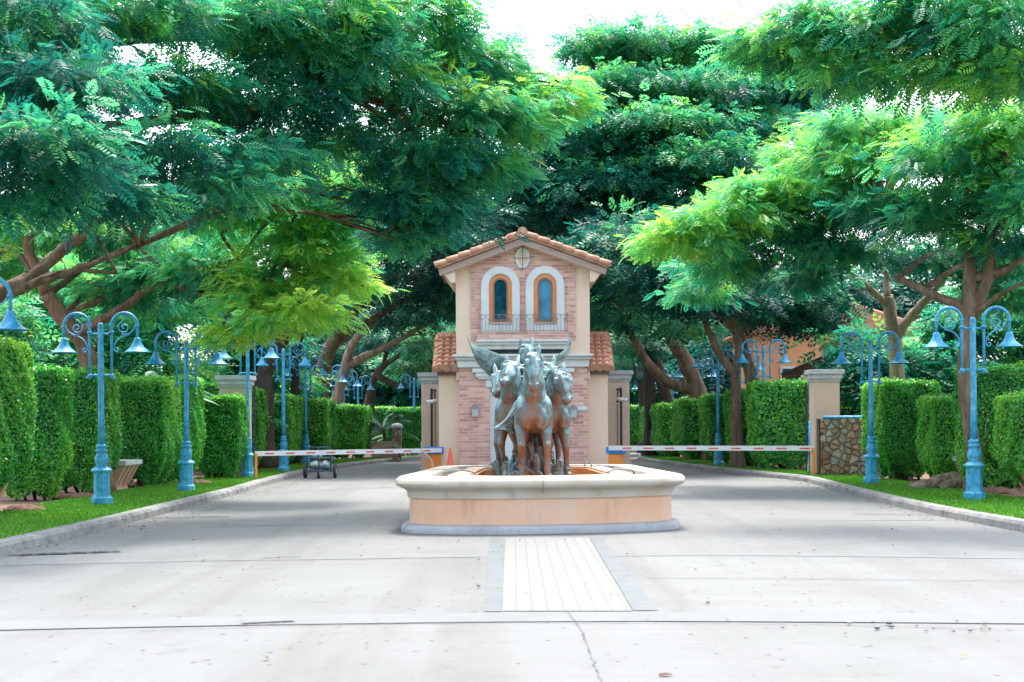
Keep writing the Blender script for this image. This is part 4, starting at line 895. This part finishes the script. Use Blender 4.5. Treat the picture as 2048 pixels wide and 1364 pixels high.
# ------------------------------------------------------------------ trees
def frond_t(pairs, lw, ll, droop):
    V, Q = [], []
    for i in range(pairs):
        x = .16+.80*i/(pairs-1); pr = math.sin(math.pi*(.22+.66*i/(pairs-1)))
        for s in (-1,1):
            l = ll*pr; d = np.array([.52, s*.83, -.22]); b = np.array([x,0,-droop*x*x]); e = b+d*l; mdl = b+d*l*.52; w = np.array([.83,-s*.52,0])*lw*.5
            k = len(V); V += [b, mdl+w, e, mdl-w]; Q.append((k,k+1,k+2,k+3))
    b = np.array([.93,0,-droop*.86]); k = len(V); V += [b, b+np.array([.12,.05,-.03]), b+np.array([.26,0,-.10]), b+np.array([.12,-.05,-.03])]; Q.append((k,k+1,k+2,k+3))
    return np.array(V), np.array(Q)
FT = {'near': frond_t(6,.135,.40,.30), 'far': frond_t(4,.20,.44,.28)}
def crown_mesh(name, pads, kind, size, per, ktint, seed):
    r = np.random.default_rng(seed); T, Q = FT[kind]; Vs, Qs, As = [], [], []; off = 0; subs_all = []
    for (c, (rx,ry,rz), young) in pads:
        c = np.array(c); rad = np.array([rx,ry,rz]); ns = 10+int(ktint*(rx*rz+rx*ry+ry*rz))
        u = r.normal(0,1,(ns,3)); u /= np.linalg.norm(u,axis=1)[:,None]; fl = u[:,2] < -.45; u[fl,2] *= -.6
        rr = r.random(ns)**.45; lobes = 1+.22*np.sin(5*np.arctan2(u[:,1],u[:,0])+r.uniform(0,6)); sub = c+u*rad*(rr*lobes)[:,None]
        subs_all.append(sub); sy = np.clip(young+r.normal(0,.17,ns)+.22*u[:,2]+.16*(r.random(ns) < .10),0,1)  # tint rises towards each pad's top, painting in light from above
        n = ns*per; idx = np.repeat(np.arange(ns),per); o = r.normal(0,1,(n,3))*np.array([.30,.30,.13])*(size/.42); pos = sub[idx]+o
        od = u[idx]*np.array([.9,.9,.35])+o*np.array([1,1,.5])*(1.3*.42/size); od[:,2] -= r.uniform(.0,.55,n); od += r.normal(0,.32,(n,3)); od /= np.linalg.norm(od,axis=1)[:,None]
        up = np.array([0,0,1.0])+r.normal(0,.42,(n,3)); up -= od*np.sum(od*up,1)[:,None]; up /= np.linalg.norm(up,axis=1)[:,None]; la = np.cross(up,od)
        s = (size*r.uniform(.65,1.25,n))[:,None,None]; B = np.stack([od,la,up],1)
        V = np.einsum('vk,nkj->nvj', T, B)*s+pos[:,None,:]; m = len(T)
        Vs.append(V.reshape(-1,3)); Qs.append((Q[None]+(np.arange(n)*m)[:,None,None]+off).reshape(-1,4)); off += n*m
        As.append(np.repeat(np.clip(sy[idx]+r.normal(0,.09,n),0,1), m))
    return mesh_np(name, np.vstack(Vs), np.vstack(Qs), np.concatenate(As)), subs_all
TREES = 'rain trees along the drive'
def tree(label, stems, pads, kind='near', size=.42, per=15, dens=11, bark=BARK, leaf=LEAF, seed=1, twigs=5, limb=.075, name='rain_tree', cat='tree', group=TREES):
    rnd = random.Random(seed); base = Vector(stems[0][0][0]); t = thing(name, label, cat, base, 0, group); mb = MB(); ends = []
    for pts, r0, r1 in stems:
        n = max(8, len(pts)*5); S3 = spline(pts, n); 
        for i in range(1,n): S3[i] += Vector((rnd.gauss(0,.012), rnd.gauss(0,.012), 0))
        rr = [(r0+(r1-r0)*(i/n)**.8)*(1+.04*math.sin(i*1.1+seed)) for i in range(n+1)]
        if pts[0][2] < .4: rr[0] *= 1.45; rr[1] *= 1.15
        mb.tube([p-base for p in S3], rr, 11); ends += [(S3[-1], r1)]+[(S3[int(n*.7)], r1*1.2)]
    me, subs = crown_mesh('crown', [((Vector(c)-base)[:], r, y-(.13 if seed == 8 else 0)) for c, r, y in pads], kind, size, per, dens, seed)
    for (c, r, y), sb in zip(pads, subs):
        c = Vector(c); e, er = min(ends, key=lambda q: (q[0]-c).length+max(0, q[0].z-c.z)*1.5); q = min(limb, er*.9)
        mid = e.lerp(c,.5)+Vector((rnd.gauss(0,.2), rnd.gauss(0,.2), .12*(c-e).length)); L = spline([e, mid, c-Vector((0,0,r[2]*.25))], 10)
        mb.tube([p-base for p in L], [q*(1-.068*i) for i in range(11)], 7)
        for k in range(twigs):
            s = Vector(sb[rnd.randrange(len(sb))])+base; a = L[rnd.randrange(4,10)]; mm = a.lerp(s,.5)+Vector((rnd.gauss(0,.1),rnd.gauss(0,.1),.15))
            mb.tube([p-base for p in spline([a,mm,s], 6)], [q*.38*(1-.13*i) for i in range(7)], 5)
    for v in mb.bm.verts: v.co += Vector((rnd.gauss(0,1), rnd.gauss(0,1), rnd.gauss(0,1)))*min(.02, stems[0][1]*.06)
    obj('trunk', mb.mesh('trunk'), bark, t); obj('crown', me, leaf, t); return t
def pd(px, py, D, wx, hz_, ry, young):   # a leafy pad of the crown: centre and half extents, read at its own distance
    return (P(px,py,D), (wx*D/F, ry, hz_*D/F), young)
def g3(px, D, z=0.1): return Vector((gx(px,D), D, z))

tree('huge spreading tree whose crown fills the upper left, trunk leaning in at the left edge',
  [([g3(-330,24.5), P(-260,800,24.5), P(-90,640,25), P(60,560,25.5)], .24, .16), ([P(40,575,25.4), P(130,500,25.6), P(215,430,25.5), P(300,330,25.5)], .12, .06), ([P(30,580,25.4), P(150,540,25.2), P(280,490,25)], .09, .035),
   ([P(-90,640,25), P(-60,400,24), P(20,220,23.5), P(180,95,24.5), P(420,70,26)], .17, .08), ([P(0,300,23.5), P(180,260,24), P(420,230,25.5), P(700,190,27)], .14, .05), ([P(10,585,25.4),P(120,545,25.3),P(235,545,25)], .06, .02), ([P(420,70,26), P(640,90,27), P(860,130,28)], .09, .04)],
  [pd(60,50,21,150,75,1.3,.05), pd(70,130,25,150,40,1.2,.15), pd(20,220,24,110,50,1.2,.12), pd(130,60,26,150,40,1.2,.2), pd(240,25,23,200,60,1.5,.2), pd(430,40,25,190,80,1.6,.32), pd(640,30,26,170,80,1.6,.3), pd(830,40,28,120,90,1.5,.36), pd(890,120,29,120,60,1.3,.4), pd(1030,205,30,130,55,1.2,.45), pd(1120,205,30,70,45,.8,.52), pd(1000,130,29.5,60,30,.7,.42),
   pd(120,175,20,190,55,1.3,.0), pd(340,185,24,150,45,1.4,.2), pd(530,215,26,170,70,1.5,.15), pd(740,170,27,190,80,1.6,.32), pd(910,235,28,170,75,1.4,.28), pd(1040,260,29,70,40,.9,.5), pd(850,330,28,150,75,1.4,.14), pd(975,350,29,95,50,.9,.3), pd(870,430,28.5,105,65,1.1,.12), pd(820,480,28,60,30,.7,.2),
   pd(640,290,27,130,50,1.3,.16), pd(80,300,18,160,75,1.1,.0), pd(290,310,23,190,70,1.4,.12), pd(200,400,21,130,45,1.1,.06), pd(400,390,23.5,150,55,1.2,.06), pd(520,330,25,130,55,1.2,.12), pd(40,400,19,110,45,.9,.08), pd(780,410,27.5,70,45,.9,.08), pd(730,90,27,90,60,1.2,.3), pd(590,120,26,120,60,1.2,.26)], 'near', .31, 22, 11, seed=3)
tree('yellow-green leaning tree behind the double lamp on the left',
  [([g3(205,32.6), P(178,720,32.6), P(130,640,32.5), P(95,590,32.4)], .23, .17), ([P(150,670,32.5), P(240,620,32.2), P(330,560,32), P(480,520,31.6)], .13, .05), ([P(95,590,32.4), P(60,480,32), P(120,420,32)], .15, .06), ([P(330,560,32), P(420,590,31.6), P(540,570,31)], .07, .03)],
  [pd(570,400,31,140,75,1.5,.62), pd(655,365,31,70,45,.9,.75), pd(450,430,31,140,65,1.4,.42), pd(610,520,31,110,70,1.3,.66), pd(520,600,30.5,115,50,1.1,.6), pd(600,632,30,85,40,.9,.78), pd(672,565,31,62,42,.8,.75), pd(430,555,32,120,60,1.3,.34), pd(330,560,33,115,50,1.3,.28), pd(480,672,30,55,20,.5,.85), pd(250,590,34,110,55,1.3,.3), pd(120,470,33,130,50,1.3,.5), pd(250,480,33,120,55,1.3,.35), pd(30,440,33,90,50,1.1,.55), pd(640,460,31,90,50,1.1,.7), pd(300,500,37,150,45,1.4,.5), pd(430,490,38,130,50,1.4,.4), pd(90,560,38,130,50,1.4,.5), pd(330,620,38,130,40,1.3,.4), pd(-20,520,37,110,60,1.3,.4)], 'near', .30, 22, 12, bark=M('red_bark', [(0.3,(0.11,0.06,0.04)),(0.7,(0.30,0.18,0.115))], 5.5, .95, 1.0, 16, stretch=(1,1,.16), dist=.09), seed=4)
tree('multi-stemmed tree behind the nearest right lamp with a leaning mended trunk',
  [([g3(1944,30.2), P(1944,880,30.2), P(1930,760,30.2), P(1938,640,30.3), P(1945,520,30.4)], .16, .15), ([P(1938,640,30.3), P(1975,560,30.2), P(1985,470,30)], .15, .09), ([P(1940,620,30.3), P(1870,590,30.8), P(1795,555,31.5)], .13, .07), ([P(1945,560,30.4), P(2010,540,30), P(2080,490,29.5)], .12, .06), ([P(1945,520,30.4), P(1900,440,31), P(1780,400,32)], .12, .06), ([P(1940,640,30.3), P(2000,590,29.8), P(2060,560,29.5)], .07, .03)],
  [pd(1750,330,33,160,50,1.4,.45), pd(1900,320,30,140,60,1.3,.36), pd(1630,310,35,110,35,1.2,.5), pd(1870,450,31,130,60,1.3,.24), pd(2010,280,29,90,60,1.1,.5), pd(2010,490,30,70,45,1.0,.2), pd(1760,250,33,120,30,1.2,.5), pd(1960,390,30,100,50,1.1,.3), pd(1850,255,35,140,32,1.3,.4), pd(1700,270,36,100,30,1.2,.4), pd(1930,270,34,110,40,1.2,.35), pd(2020,330,33,80,60,1.1,.3), pd(2030,530,33,70,45,1.1,.2), pd(2020,600,36,90,40,1.2,.25), pd(1990,560,36,80,40,1.2,.2), pd(1990,240,29,90,35,1,.55), pd(2040,420,29,60,60,1,.3), pd(1780,420,32,110,50,1.2,.22)], 'near', .31, 22, 11, seed=5)
tree('pale-trunked forking tree behind the rubble wall with a low spreading crown',
  [([g3(1800,38.5), P(1795,740,38.5), P(1785,650,38.5), P(1775,590,38.4)], .20, .17), ([P(1778,610,38.4), P(1720,560,38), P(1680,530,37.5), P(1560,480,36.5)], .10, .05), ([P(1785,680,38.5), P(1835,620,38.2), P(1890,560,37.8)], .15, .09), ([P(1775,590,38.4), P(1770,540,38.3), P(1700,470,37)], .10, .05)],
  [pd(1460,440,34,135,55,1.4,.55), pd(1340,488,34,65,32,.8,.8), pd(1590,400,34,140,60,1.5,.45), pd(1560,480,35,150,60,1.5,.3), pd(1710,420,34,140,65,1.5,.3), pd(1690,510,35,140,50,1.4,.16), pd(1460,540,36,90,45,1.1,.22), pd(1400,480,34,90,45,1.0,.6), pd(1600,560,37,100,40,1.2,.14), pd(1850,520,36,100,40,1.2,.14), pd(1410,585,38,55,30,.9,.3), pd(1500,390,34.5,80,30,1,.6)], 'near', .31, 22, 11, bark=PBARK, seed=6)
tree('near tree reaching in from the top right corner, trunk out of view',
  [([g3(2420,23), P(2380,700,23), P(2300,400,23), P(2200,200,23)], .3, .2), ([P(2200,200,23), P(2060,120,23), P(1900,90,23.5), P(1700,80,24)], .15, .05), ([P(2200,200,23), P(2080,180,23), P(1960,150,23)], .1, .04)],
  [pd(1560,95,24.5,75,40,.9,.5), pd(1680,75,24,120,55,1.2,.34), pd(1830,55,23.5,140,70,1.2,.3), pd(1980,60,22.5,110,75,1.1,.36), pd(1730,145,24,130,42,1.1,.46), pd(1890,150,23.2,130,45,1.1,.42), pd(2020,160,22.5,80,45,.9,.4), pd(1610,45,24.5,60,25,.7,.4), pd(1940,-20,23,150,40,1.2,.3)], 'near', .31, 22, 11, seed=7)
tree('big layered tree towering behind the gatehouse against the white sky',
  [([g3(1300,66), P(1300,700,66), P(1310,500,64), P(1330,330,62), P(1380,200,61)], .30, .14), ([P(1310,500,64), P(1220,380,62), P(1180,280,60)], .35, .15), ([P(1315,450,64), P(1450,330,61), P(1540,250,61)], .35, .15)],
  [pd(1280,105,62,150,38,3.2,.42), pd(1430,110,62,140,42,3.2,.42), pd(1200,100,61,70,28,2,.4), pd(1560,130,63,90,45,2.5,.25), pd(1250,190,59,160,40,3,.4), pd(1400,190,59,140,42,3,.36), pd(1530,190,62,110,50,2.6,.12), pd(1330,258,57,170,36,3,.4), pd(1540,265,60,95,38,2.6,.3), pd(1180,300,58,140,45,2.8,.2), pd(1420,330,56,150,40,3,.34), pd(1230,380,57,150,45,3,.16), pd(1520,370,58,120,45,2.8,.16), pd(1340,440,57,140,45,3,.12), pd(1120,380,58,110,55,2.6,.14), pd(1100,230,58,90,40,2.2,.3), pd(1300,330,58,110,40,2.6,.2), pd(1600,210,63,60,50,2,.12)], 'far', .50, 18, 7, bark=DBARK, leaf=LEAF, seed=8, limb=.16)
# the tunnel of shade trees along both sides of the drive beyond the gate
def drive_tree(label, stems, D, side, seed, pads, bark=DBARK):
    stems = [(q, a, b*.55) for q, a, b in stems]
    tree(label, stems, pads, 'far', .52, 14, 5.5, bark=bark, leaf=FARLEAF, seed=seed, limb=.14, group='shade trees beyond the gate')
drive_tree('thick brown trunk tree just past the left gate pillar', [([g3(530,49.5), P(528,780,49.5), P(540,720,49.5), P(600,640,49), P(700,560,48.5)], .42, .25), ([P(545,720,49.5), P(575,650,50), P(520,560,50)], .22, .12)], 49, -1, 21,
  [pd(690,480,47.5,75,55,1.8,.42), pd(740,420,48,110,60,2,.28), pd(800,330,50,130,60,2.2,.2), pd(600,470,50,130,70,2.2,.12), pd(500,420,50,140,70,2.2,.12), pd(640,330,51,160,80,2.4,.12), pd(860,470,52,110,50,2.2,.1), pd(560,600,52,90,35,1.8,.1)])
drive_tree('reddish straight trunk tree behind the refuse cart', [([g3(590,57), P(592,760,57), P(598,680,57), P(640,560,56), P(760,470,55)], .26, .15)], 57, -1, 22,
  [pd(780,500,55,110,60,2.4,.12), pd(880,420,56,130,70,2.6,.14), pd(960,340,57,120,60,2.6,.2), pd(690,560,57,90,40,2,.08)])
drive_tree('grey leaning trunk tree left of the gatehouse, bending towards it', [([g3(630,63), P(640,800,63), P(660,700,62.5), P(720,610,61.5), P(800,520,60)], .52, .3), ([P(665,690,62.5), P(740,640,62), P(880,560,61)], .25, .12)], 62, -1, 23,
  [pd(830,560,60,110,45,2.5,.1), pd(920,510,60,110,55,2.6,.1), pd(1010,440,61,120,60,2.6,.12), pd(900,610,62,80,35,2,.18), pd(760,590,63,80,35,2,.08)], BARK)
drive_tree('pale trunk tree between the slim distant lamps on the left', [([g3(668,71), P(672,820,71), P(690,740,71), P(720,670,70), P(840,590,68)], .42, .22), ([P(695,730,71), P(780,690,70), P(870,640,69)], .24, .1)], 70, -1, 24,
  [pd(860,610,68,100,45,2.6,.16), pd(790,640,70,80,30,2.2,.08), pd(960,560,68,110,50,2.8,.1), pd(860,690,72,60,30,2,.45)], PBARK)
drive_tree('dark crooked trunk tree further down the left of the drive', [([g3(735,79), P(740,800,79), P(760,740,79), P(830,690,78)], .40, .2), ([P(755,750,79), P(800,770,79), P(845,745,78)], .2, .1)], 79, -1, 25,
  [pd(830,670,77,80,35,2.6,.3), pd(760,680,79,80,40,2.6,.12), pd(880,720,80,60,40,2.2,.5), pd(820,740,82,60,30,2,.42)])
drive_tree('forked brown trunk tree in front of the slanting pale trunk on the right', [([g3(1475,47.8), P(1474,860,47.8), P(1472,780,47.8), P(1466,740,47.8)], .24, .22), ([P(1466,745,47.8), P(1430,690,47.8), P(1405,620,47.6), P(1395,560,47)], .16, .11), ([P(1468,750,47.8), P(1478,690,47.8), P(1450,620,47.6), P(1440,560,47)], .15, .12)], 47, 1, 31,
  [pd(1400,540,46,100,45,1.8,.25), pd(1300,560,47,90,50,2,.12), pd(1480,600,47,80,35,1.7,.08), pd(1250,490,48,110,60,2.2,.12), pd(1350,610,47,80,30,1.6,.2)], BARK)
drive_tree('slanting pale grey trunk tree behind the right hedges', [([g3(1512,49.8), P(1508,780,49.8), P(1490,710,49.8), P(1472,640,49.6), P(1440,540,49)], .30, .22)], 49, 1, 32,
  [pd(1530,610,49,90,45,1.9,.12), pd(1600,640,50,90,40,1.9,.1), pd(1650,580,50,110,45,2,.1), pd(1420,480,49,110,50,2.1,.14), pd(1580,560,50,110,40,2,.08), pd(1360,650,53,60,26,1.6,.4)], PBARK)
drive_tree('massive rough trunk tree leaning left over the right drive', [([g3(1400,58), P(1398,800,58), P(1375,730,58), P(1345,680,57.5), P(1300,600,57)], .5, .34), ([P(1390,780,58), P(1330,760,58), P(1280,700,57.5), P(1240,600,57)], .30, .18)], 57, 1, 33,
  [pd(1230,560,56,110,50,2.5,.1), pd(1280,500,56,110,60,2.6,.1), pd(1180,440,57,120,70,2.7,.12), pd(1250,640,58,70,35,2.2,.25), pd(1320,560,57,90,40,2.2,.08)], BARK)
drive_tree('dark trunk tree right of the gatehouse with a low left limb', [([g3(1335,66), P(1332,800,66), P(1310,720,66), P(1285,640,65), P(1230,560,64)], .42, .25)], 65, 1, 34,
  [pd(1220,600,64,100,50,2.7,.12), pd(1150,520,64,110,60,2.8,.1), pd(1280,690,66,60,30,2.2,.3), pd(1100,460,64,110,60,2.8,.12)])
drive_tree('far dark tree close behind the right gatehouse pillar', [([g3(1290,75), P(1288,800,75), P(1270,720,75), P(1230,640,74)], .36, .2)], 74, 1, 35,
  [pd(1220,660,73,80,50,2.8,.25), pd(1260,740,76,50,40,2.4,.2), pd(1160,580,73,110,60,3,.1)])
# woodland behind: separate rounded trees closing the view
for i, (px, D, top, hw, y, lb) in enumerate((
    (-140,46,420,190,.2,'leafy tree at the far left edge behind the hedges'), (120,52,430,190,.4,'leafy tree behind the left hedges near the double lamp'), (330,50,500,170,.3,'dark bushy tree behind the hedges between the left lamps'), (470,58,560,140,.08,'dark tree above the left gate pillar'),
    (600,98,560,190,.15,'far green tree behind the left trunks'), (780,104,600,150,.35,'far light green tree at the bend of the drive'), (900,98,560,130,.15,'far green tree just left of the gatehouse roof'), (1060,96,420,190,.1,'far dark tree directly behind the gatehouse'), (1240,98,520,150,.12,'far dark tree right of the gatehouse roof'), (1400,92,600,150,.15,'far tree behind the leaning trunks on the right'),
    (1520,80,560,130,.12,'far tree behind the orange villa on its left'), (1760,76,520,150,.1,'dark tree behind the orange villa on its right'), (1890,48,600,120,.1,'dark bushy tree behind the right hedges near the nearest lamp'), (2050,50,450,150,.25,'leafy tree at the far right edge behind the hedges'), (-40,40,560,110,.3,'leafy tree filling the gap left of the nearest left lamp'), (60,60,480,200,.2,'tall far tree behind the left lawn'), (2260,44,420,160,.2,'leafy tree beyond the right edge of the lawn'), (1740,47,650,90,.12,'round dark bush above the lower right hedges'))):
    q = hw*D/F; pads = []; rr = random.Random(i)
    zt = P(px,top,D).z
    for k in range(9):
        a = rr.uniform(0,6.28); z = .22+.72*k/8; w = (1-.55*abs(z-.45))*q
        pads.append((Vector((gx(px,D)+math.cos(a)*w*.5, D+math.sin(a)*w*.4, zt*z*.93)), (w*.62, w*.5, max(.5, zt*.14)), y+rr.uniform(-.08,.12)))
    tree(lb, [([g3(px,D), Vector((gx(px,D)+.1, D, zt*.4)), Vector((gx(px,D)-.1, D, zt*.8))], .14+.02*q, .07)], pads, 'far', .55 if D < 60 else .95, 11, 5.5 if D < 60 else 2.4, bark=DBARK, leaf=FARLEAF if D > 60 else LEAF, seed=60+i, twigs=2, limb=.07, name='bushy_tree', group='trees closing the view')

# palms and loose garden plants behind the hedges
def palm(px, D, h, n, L, young, label, seed, name='palm_plant'):
    rr = random.Random(seed); b = g3(px,D); t = thing(name, label, 'palm' if name == 'palm_plant' else 'plant', b, 0, 'garden palms and plants')
    if h > .3: obj('trunk', MB().tube(spline([(0,0,0),(.04,.02,h*.5),(0,0,h)], 8), [.13-.006*i for i in range(9)], 10).mesh('trunk'), BARK, t)
    V, Q, A = [], [], []
    for k in range(n):
        a = 6.283*k/n+rr.uniform(-.3,.3); el = rr.uniform(.25,1.25); l = L*rr.uniform(.8,1.15); hd = np.array([math.cos(a),math.sin(a),0]); la = np.array([-math.sin(a),math.cos(a),0])
        for j in range(22):
            s = .12+.88*j/21; p = hd*l*s*math.cos(el)+np.array([0,0,h+l*(s*math.sin(el)-.55*s*s)]); w = L*.34*math.sin(math.pi*(.12+.80*s)); tn = young+rr.uniform(-.15,.15)
            for sg in (-1,1):
                e = p+la*sg*w*.85+hd*w*.55+np.array([0,0,-.35*w]); m = (p+e)/2; d = hd*.028*L/1.2; i = len(V); V += [p, m+d, e, m-d]; Q.append((i,i+1,i+2,i+3)); A += [tn]*4
    obj('fronds', mesh_np('fronds', np.array(V), np.array(Q), np.clip(A,0,1)), PLEAF, t)
palm(768,66,1.3,16,1.9,.35,'small feathery palm at the bend of the drive left of the gatehouse',1); palm(800,72,.9,14,1.6,.55,'low bright palm beside the low garden wall',2)
palm(282,36,2.2,12,1.1,.95,'yellow-green arching palm behind the hedge between the left lamps',3); palm(340,40,2.4,14,1.5,.3,'grey-green palm behind the second left lamp',5)
palm(1405,57,1.0,10,.9,.9,'orange-tinted spiky plant above the right hedges',6,'spiky_plant'); palm(1640,47,1.4,12,1.4,.45,'drooping palm in front of the orange villa',7); palm(2040,33,1.9,9,.9,.95,'yellow flowering plant at the right edge above the hedge',8,'spiky_plant')
palm(180,31.0,.05,14,.38,.6,'small grassy plant at the foot of the left hedges',9,'spiky_plant'); palm(1870,32,.05,14,.4,.3,'low dark plant under the right hedge',10,'spiky_plant')
def rock(px, py, D, s, label, mat=STONEG):
    p = P(px,py,D); mb = MB(); mb.ball((0,0,0), 1, s, 18, 12)
    for v in mb.bm.verts: v.co *= 1+.12*math.sin(v.co.x*7+v.co.z*5)+.1*math.sin(v.co.y*9+v.co.z*4)
    tag(mb.build('boulder', mat, None, (p.x,p.y,max(p.z, s[2]*.7+.05))), label, 'boulder')
rock(262,1010,30,(.0001,.0001,.0001),'x') if False else None
# the fallen root mass on the right lawn and the mulch heaps under the left hedges
t = thing('tree_roots', 'gnarled brown tree root lying on the right lawn beside the lamp base', 'root', G(1900,978,.12), 0); mb = MB()
for pts, r in (([(-.95,-.1,.05),(-.55,-.05,.10),(-.1,0,.22),(.35,.05,.20),(.6,.1,.02)],.13), ([(-.3,-.2,.03),(.0,-.18,.12),(.35,-.1,.13),(.7,-.15,.0)],.11), ([(-.1,.1,.1),(.3,.15,.2),(.55,.3,.05)],.14)): mb.tube(spline(pts,14), [r*(.45+.6*math.sin(math.pi*(i+1)/16)) for i in range(15)], 9)
rt = remeshed(mb, .018, 1, 'root')
for v in rt.vertices: v.co += v.normal*(.022*math.sin(v.co.x*9+v.co.y*31+v.co.z*17)+.012*math.sin(v.co.y*63+v.co.x*21))
obj('root', rt, PBARK, t)
for px, py, sx, lb in ((150,996,.7,'heap of red mulch under the second left hedge'), (395,968,.5,'heap of red mulch near the second left lamp'), (50,1022,.5,'small heap of red mulch at the left edge'), (1990,985,.6,'heap of brown mulch behind the nearest right lamp'), (1760,952,.5,'heap of brown mulch under the hedge by the rubble wall')):
    p = G(px,py,.12); mb = MB(); mb.ball((0,0,0), 1, (sx*.8,.3,.12), 24, 12)
    for v in mb.bm.verts: v.co += Vector((0,0,.03*math.sin(v.co.x*19)*math.cos(v.co.y*23)+random.gauss(0,.012)))
    tag(mb.build('mulch_heap', SOIL, None, (p.x,p.y,.10)), lb, 'mulch heap', 'mulch heaps under the hedges')

# ------------------------------------------------------------------ sky, sun, camera
SUN_EL, SUN_AZ = 66.0, 8.0      # azimuth of the sun clockwise from +Y (north)
w = bpy.data.worlds.new('World'); S.world = w; w.use_nodes = True; nt = w.node_tree
sky = N(nt, 'ShaderNodeTexSky', sky_type='NISHITA'); sky.sun_disc = False; sky.sun_elevation = R(SUN_EL); sky.sun_rotation = R(SUN_AZ); sky.dust_density = 4.0; sky.air_density = 1.0
hs = N(nt, 'ShaderNodeHueSaturation'); hs.inputs['Saturation'].default_value = 0.65; nt.links.new(sky.outputs[0], hs.inputs['Color'])
bg = nt.nodes['Background']; nt.links.new(hs.outputs[0], bg.inputs['Color']); bg.inputs['Strength'].default_value = 0.15
ld = bpy.data.lights.new('sun', 'SUN'); ld.energy = 0.95; ld.angle = R(10); ld.color = (1.0,0.95,0.86)
lo = bpy.data.objects.new('sun', ld); COL.objects.link(lo)
az, el_ = R(SUN_AZ), R(SUN_EL); dirv = Vector((math.sin(az)*math.cos(el_), math.cos(az)*math.cos(el_), math.sin(el_)))
lo.rotation_euler = (-dirv).to_track_quat('-Z', 'Y').to_euler()
cd = bpy.data.cameras.new('camera'); cam = bpy.data.objects.new('camera', cd); COL.objects.link(cam); S.camera = cam
cam.location = (CX, 0, CH); cam.rotation_euler = (math.pi/2, ROLL, 0); cd.sensor_width = 36; cd.lens = 36*F/2048
cd.shift_x = -(VX-1024)/2048; cd.shift_y = (HY-682)/2048; cd.clip_end = 2000; cd.clip_start = 0.1
cd.dof.use_dof = True; cd.dof.focus_distance = 25.5; cd.dof.aperture_fstop = 3.2
S.view_settings.view_transform = 'Standard'; S.view_settings.look = 'None'; S.view_settings.exposure = 2.37; S.view_settings.gamma = 1.0
S.cycles.max_bounces = 8; S.cycles.diffuse_bounces = 5; S.cycles.transmission_bounces = 4; S.cycles.use_denoising = True
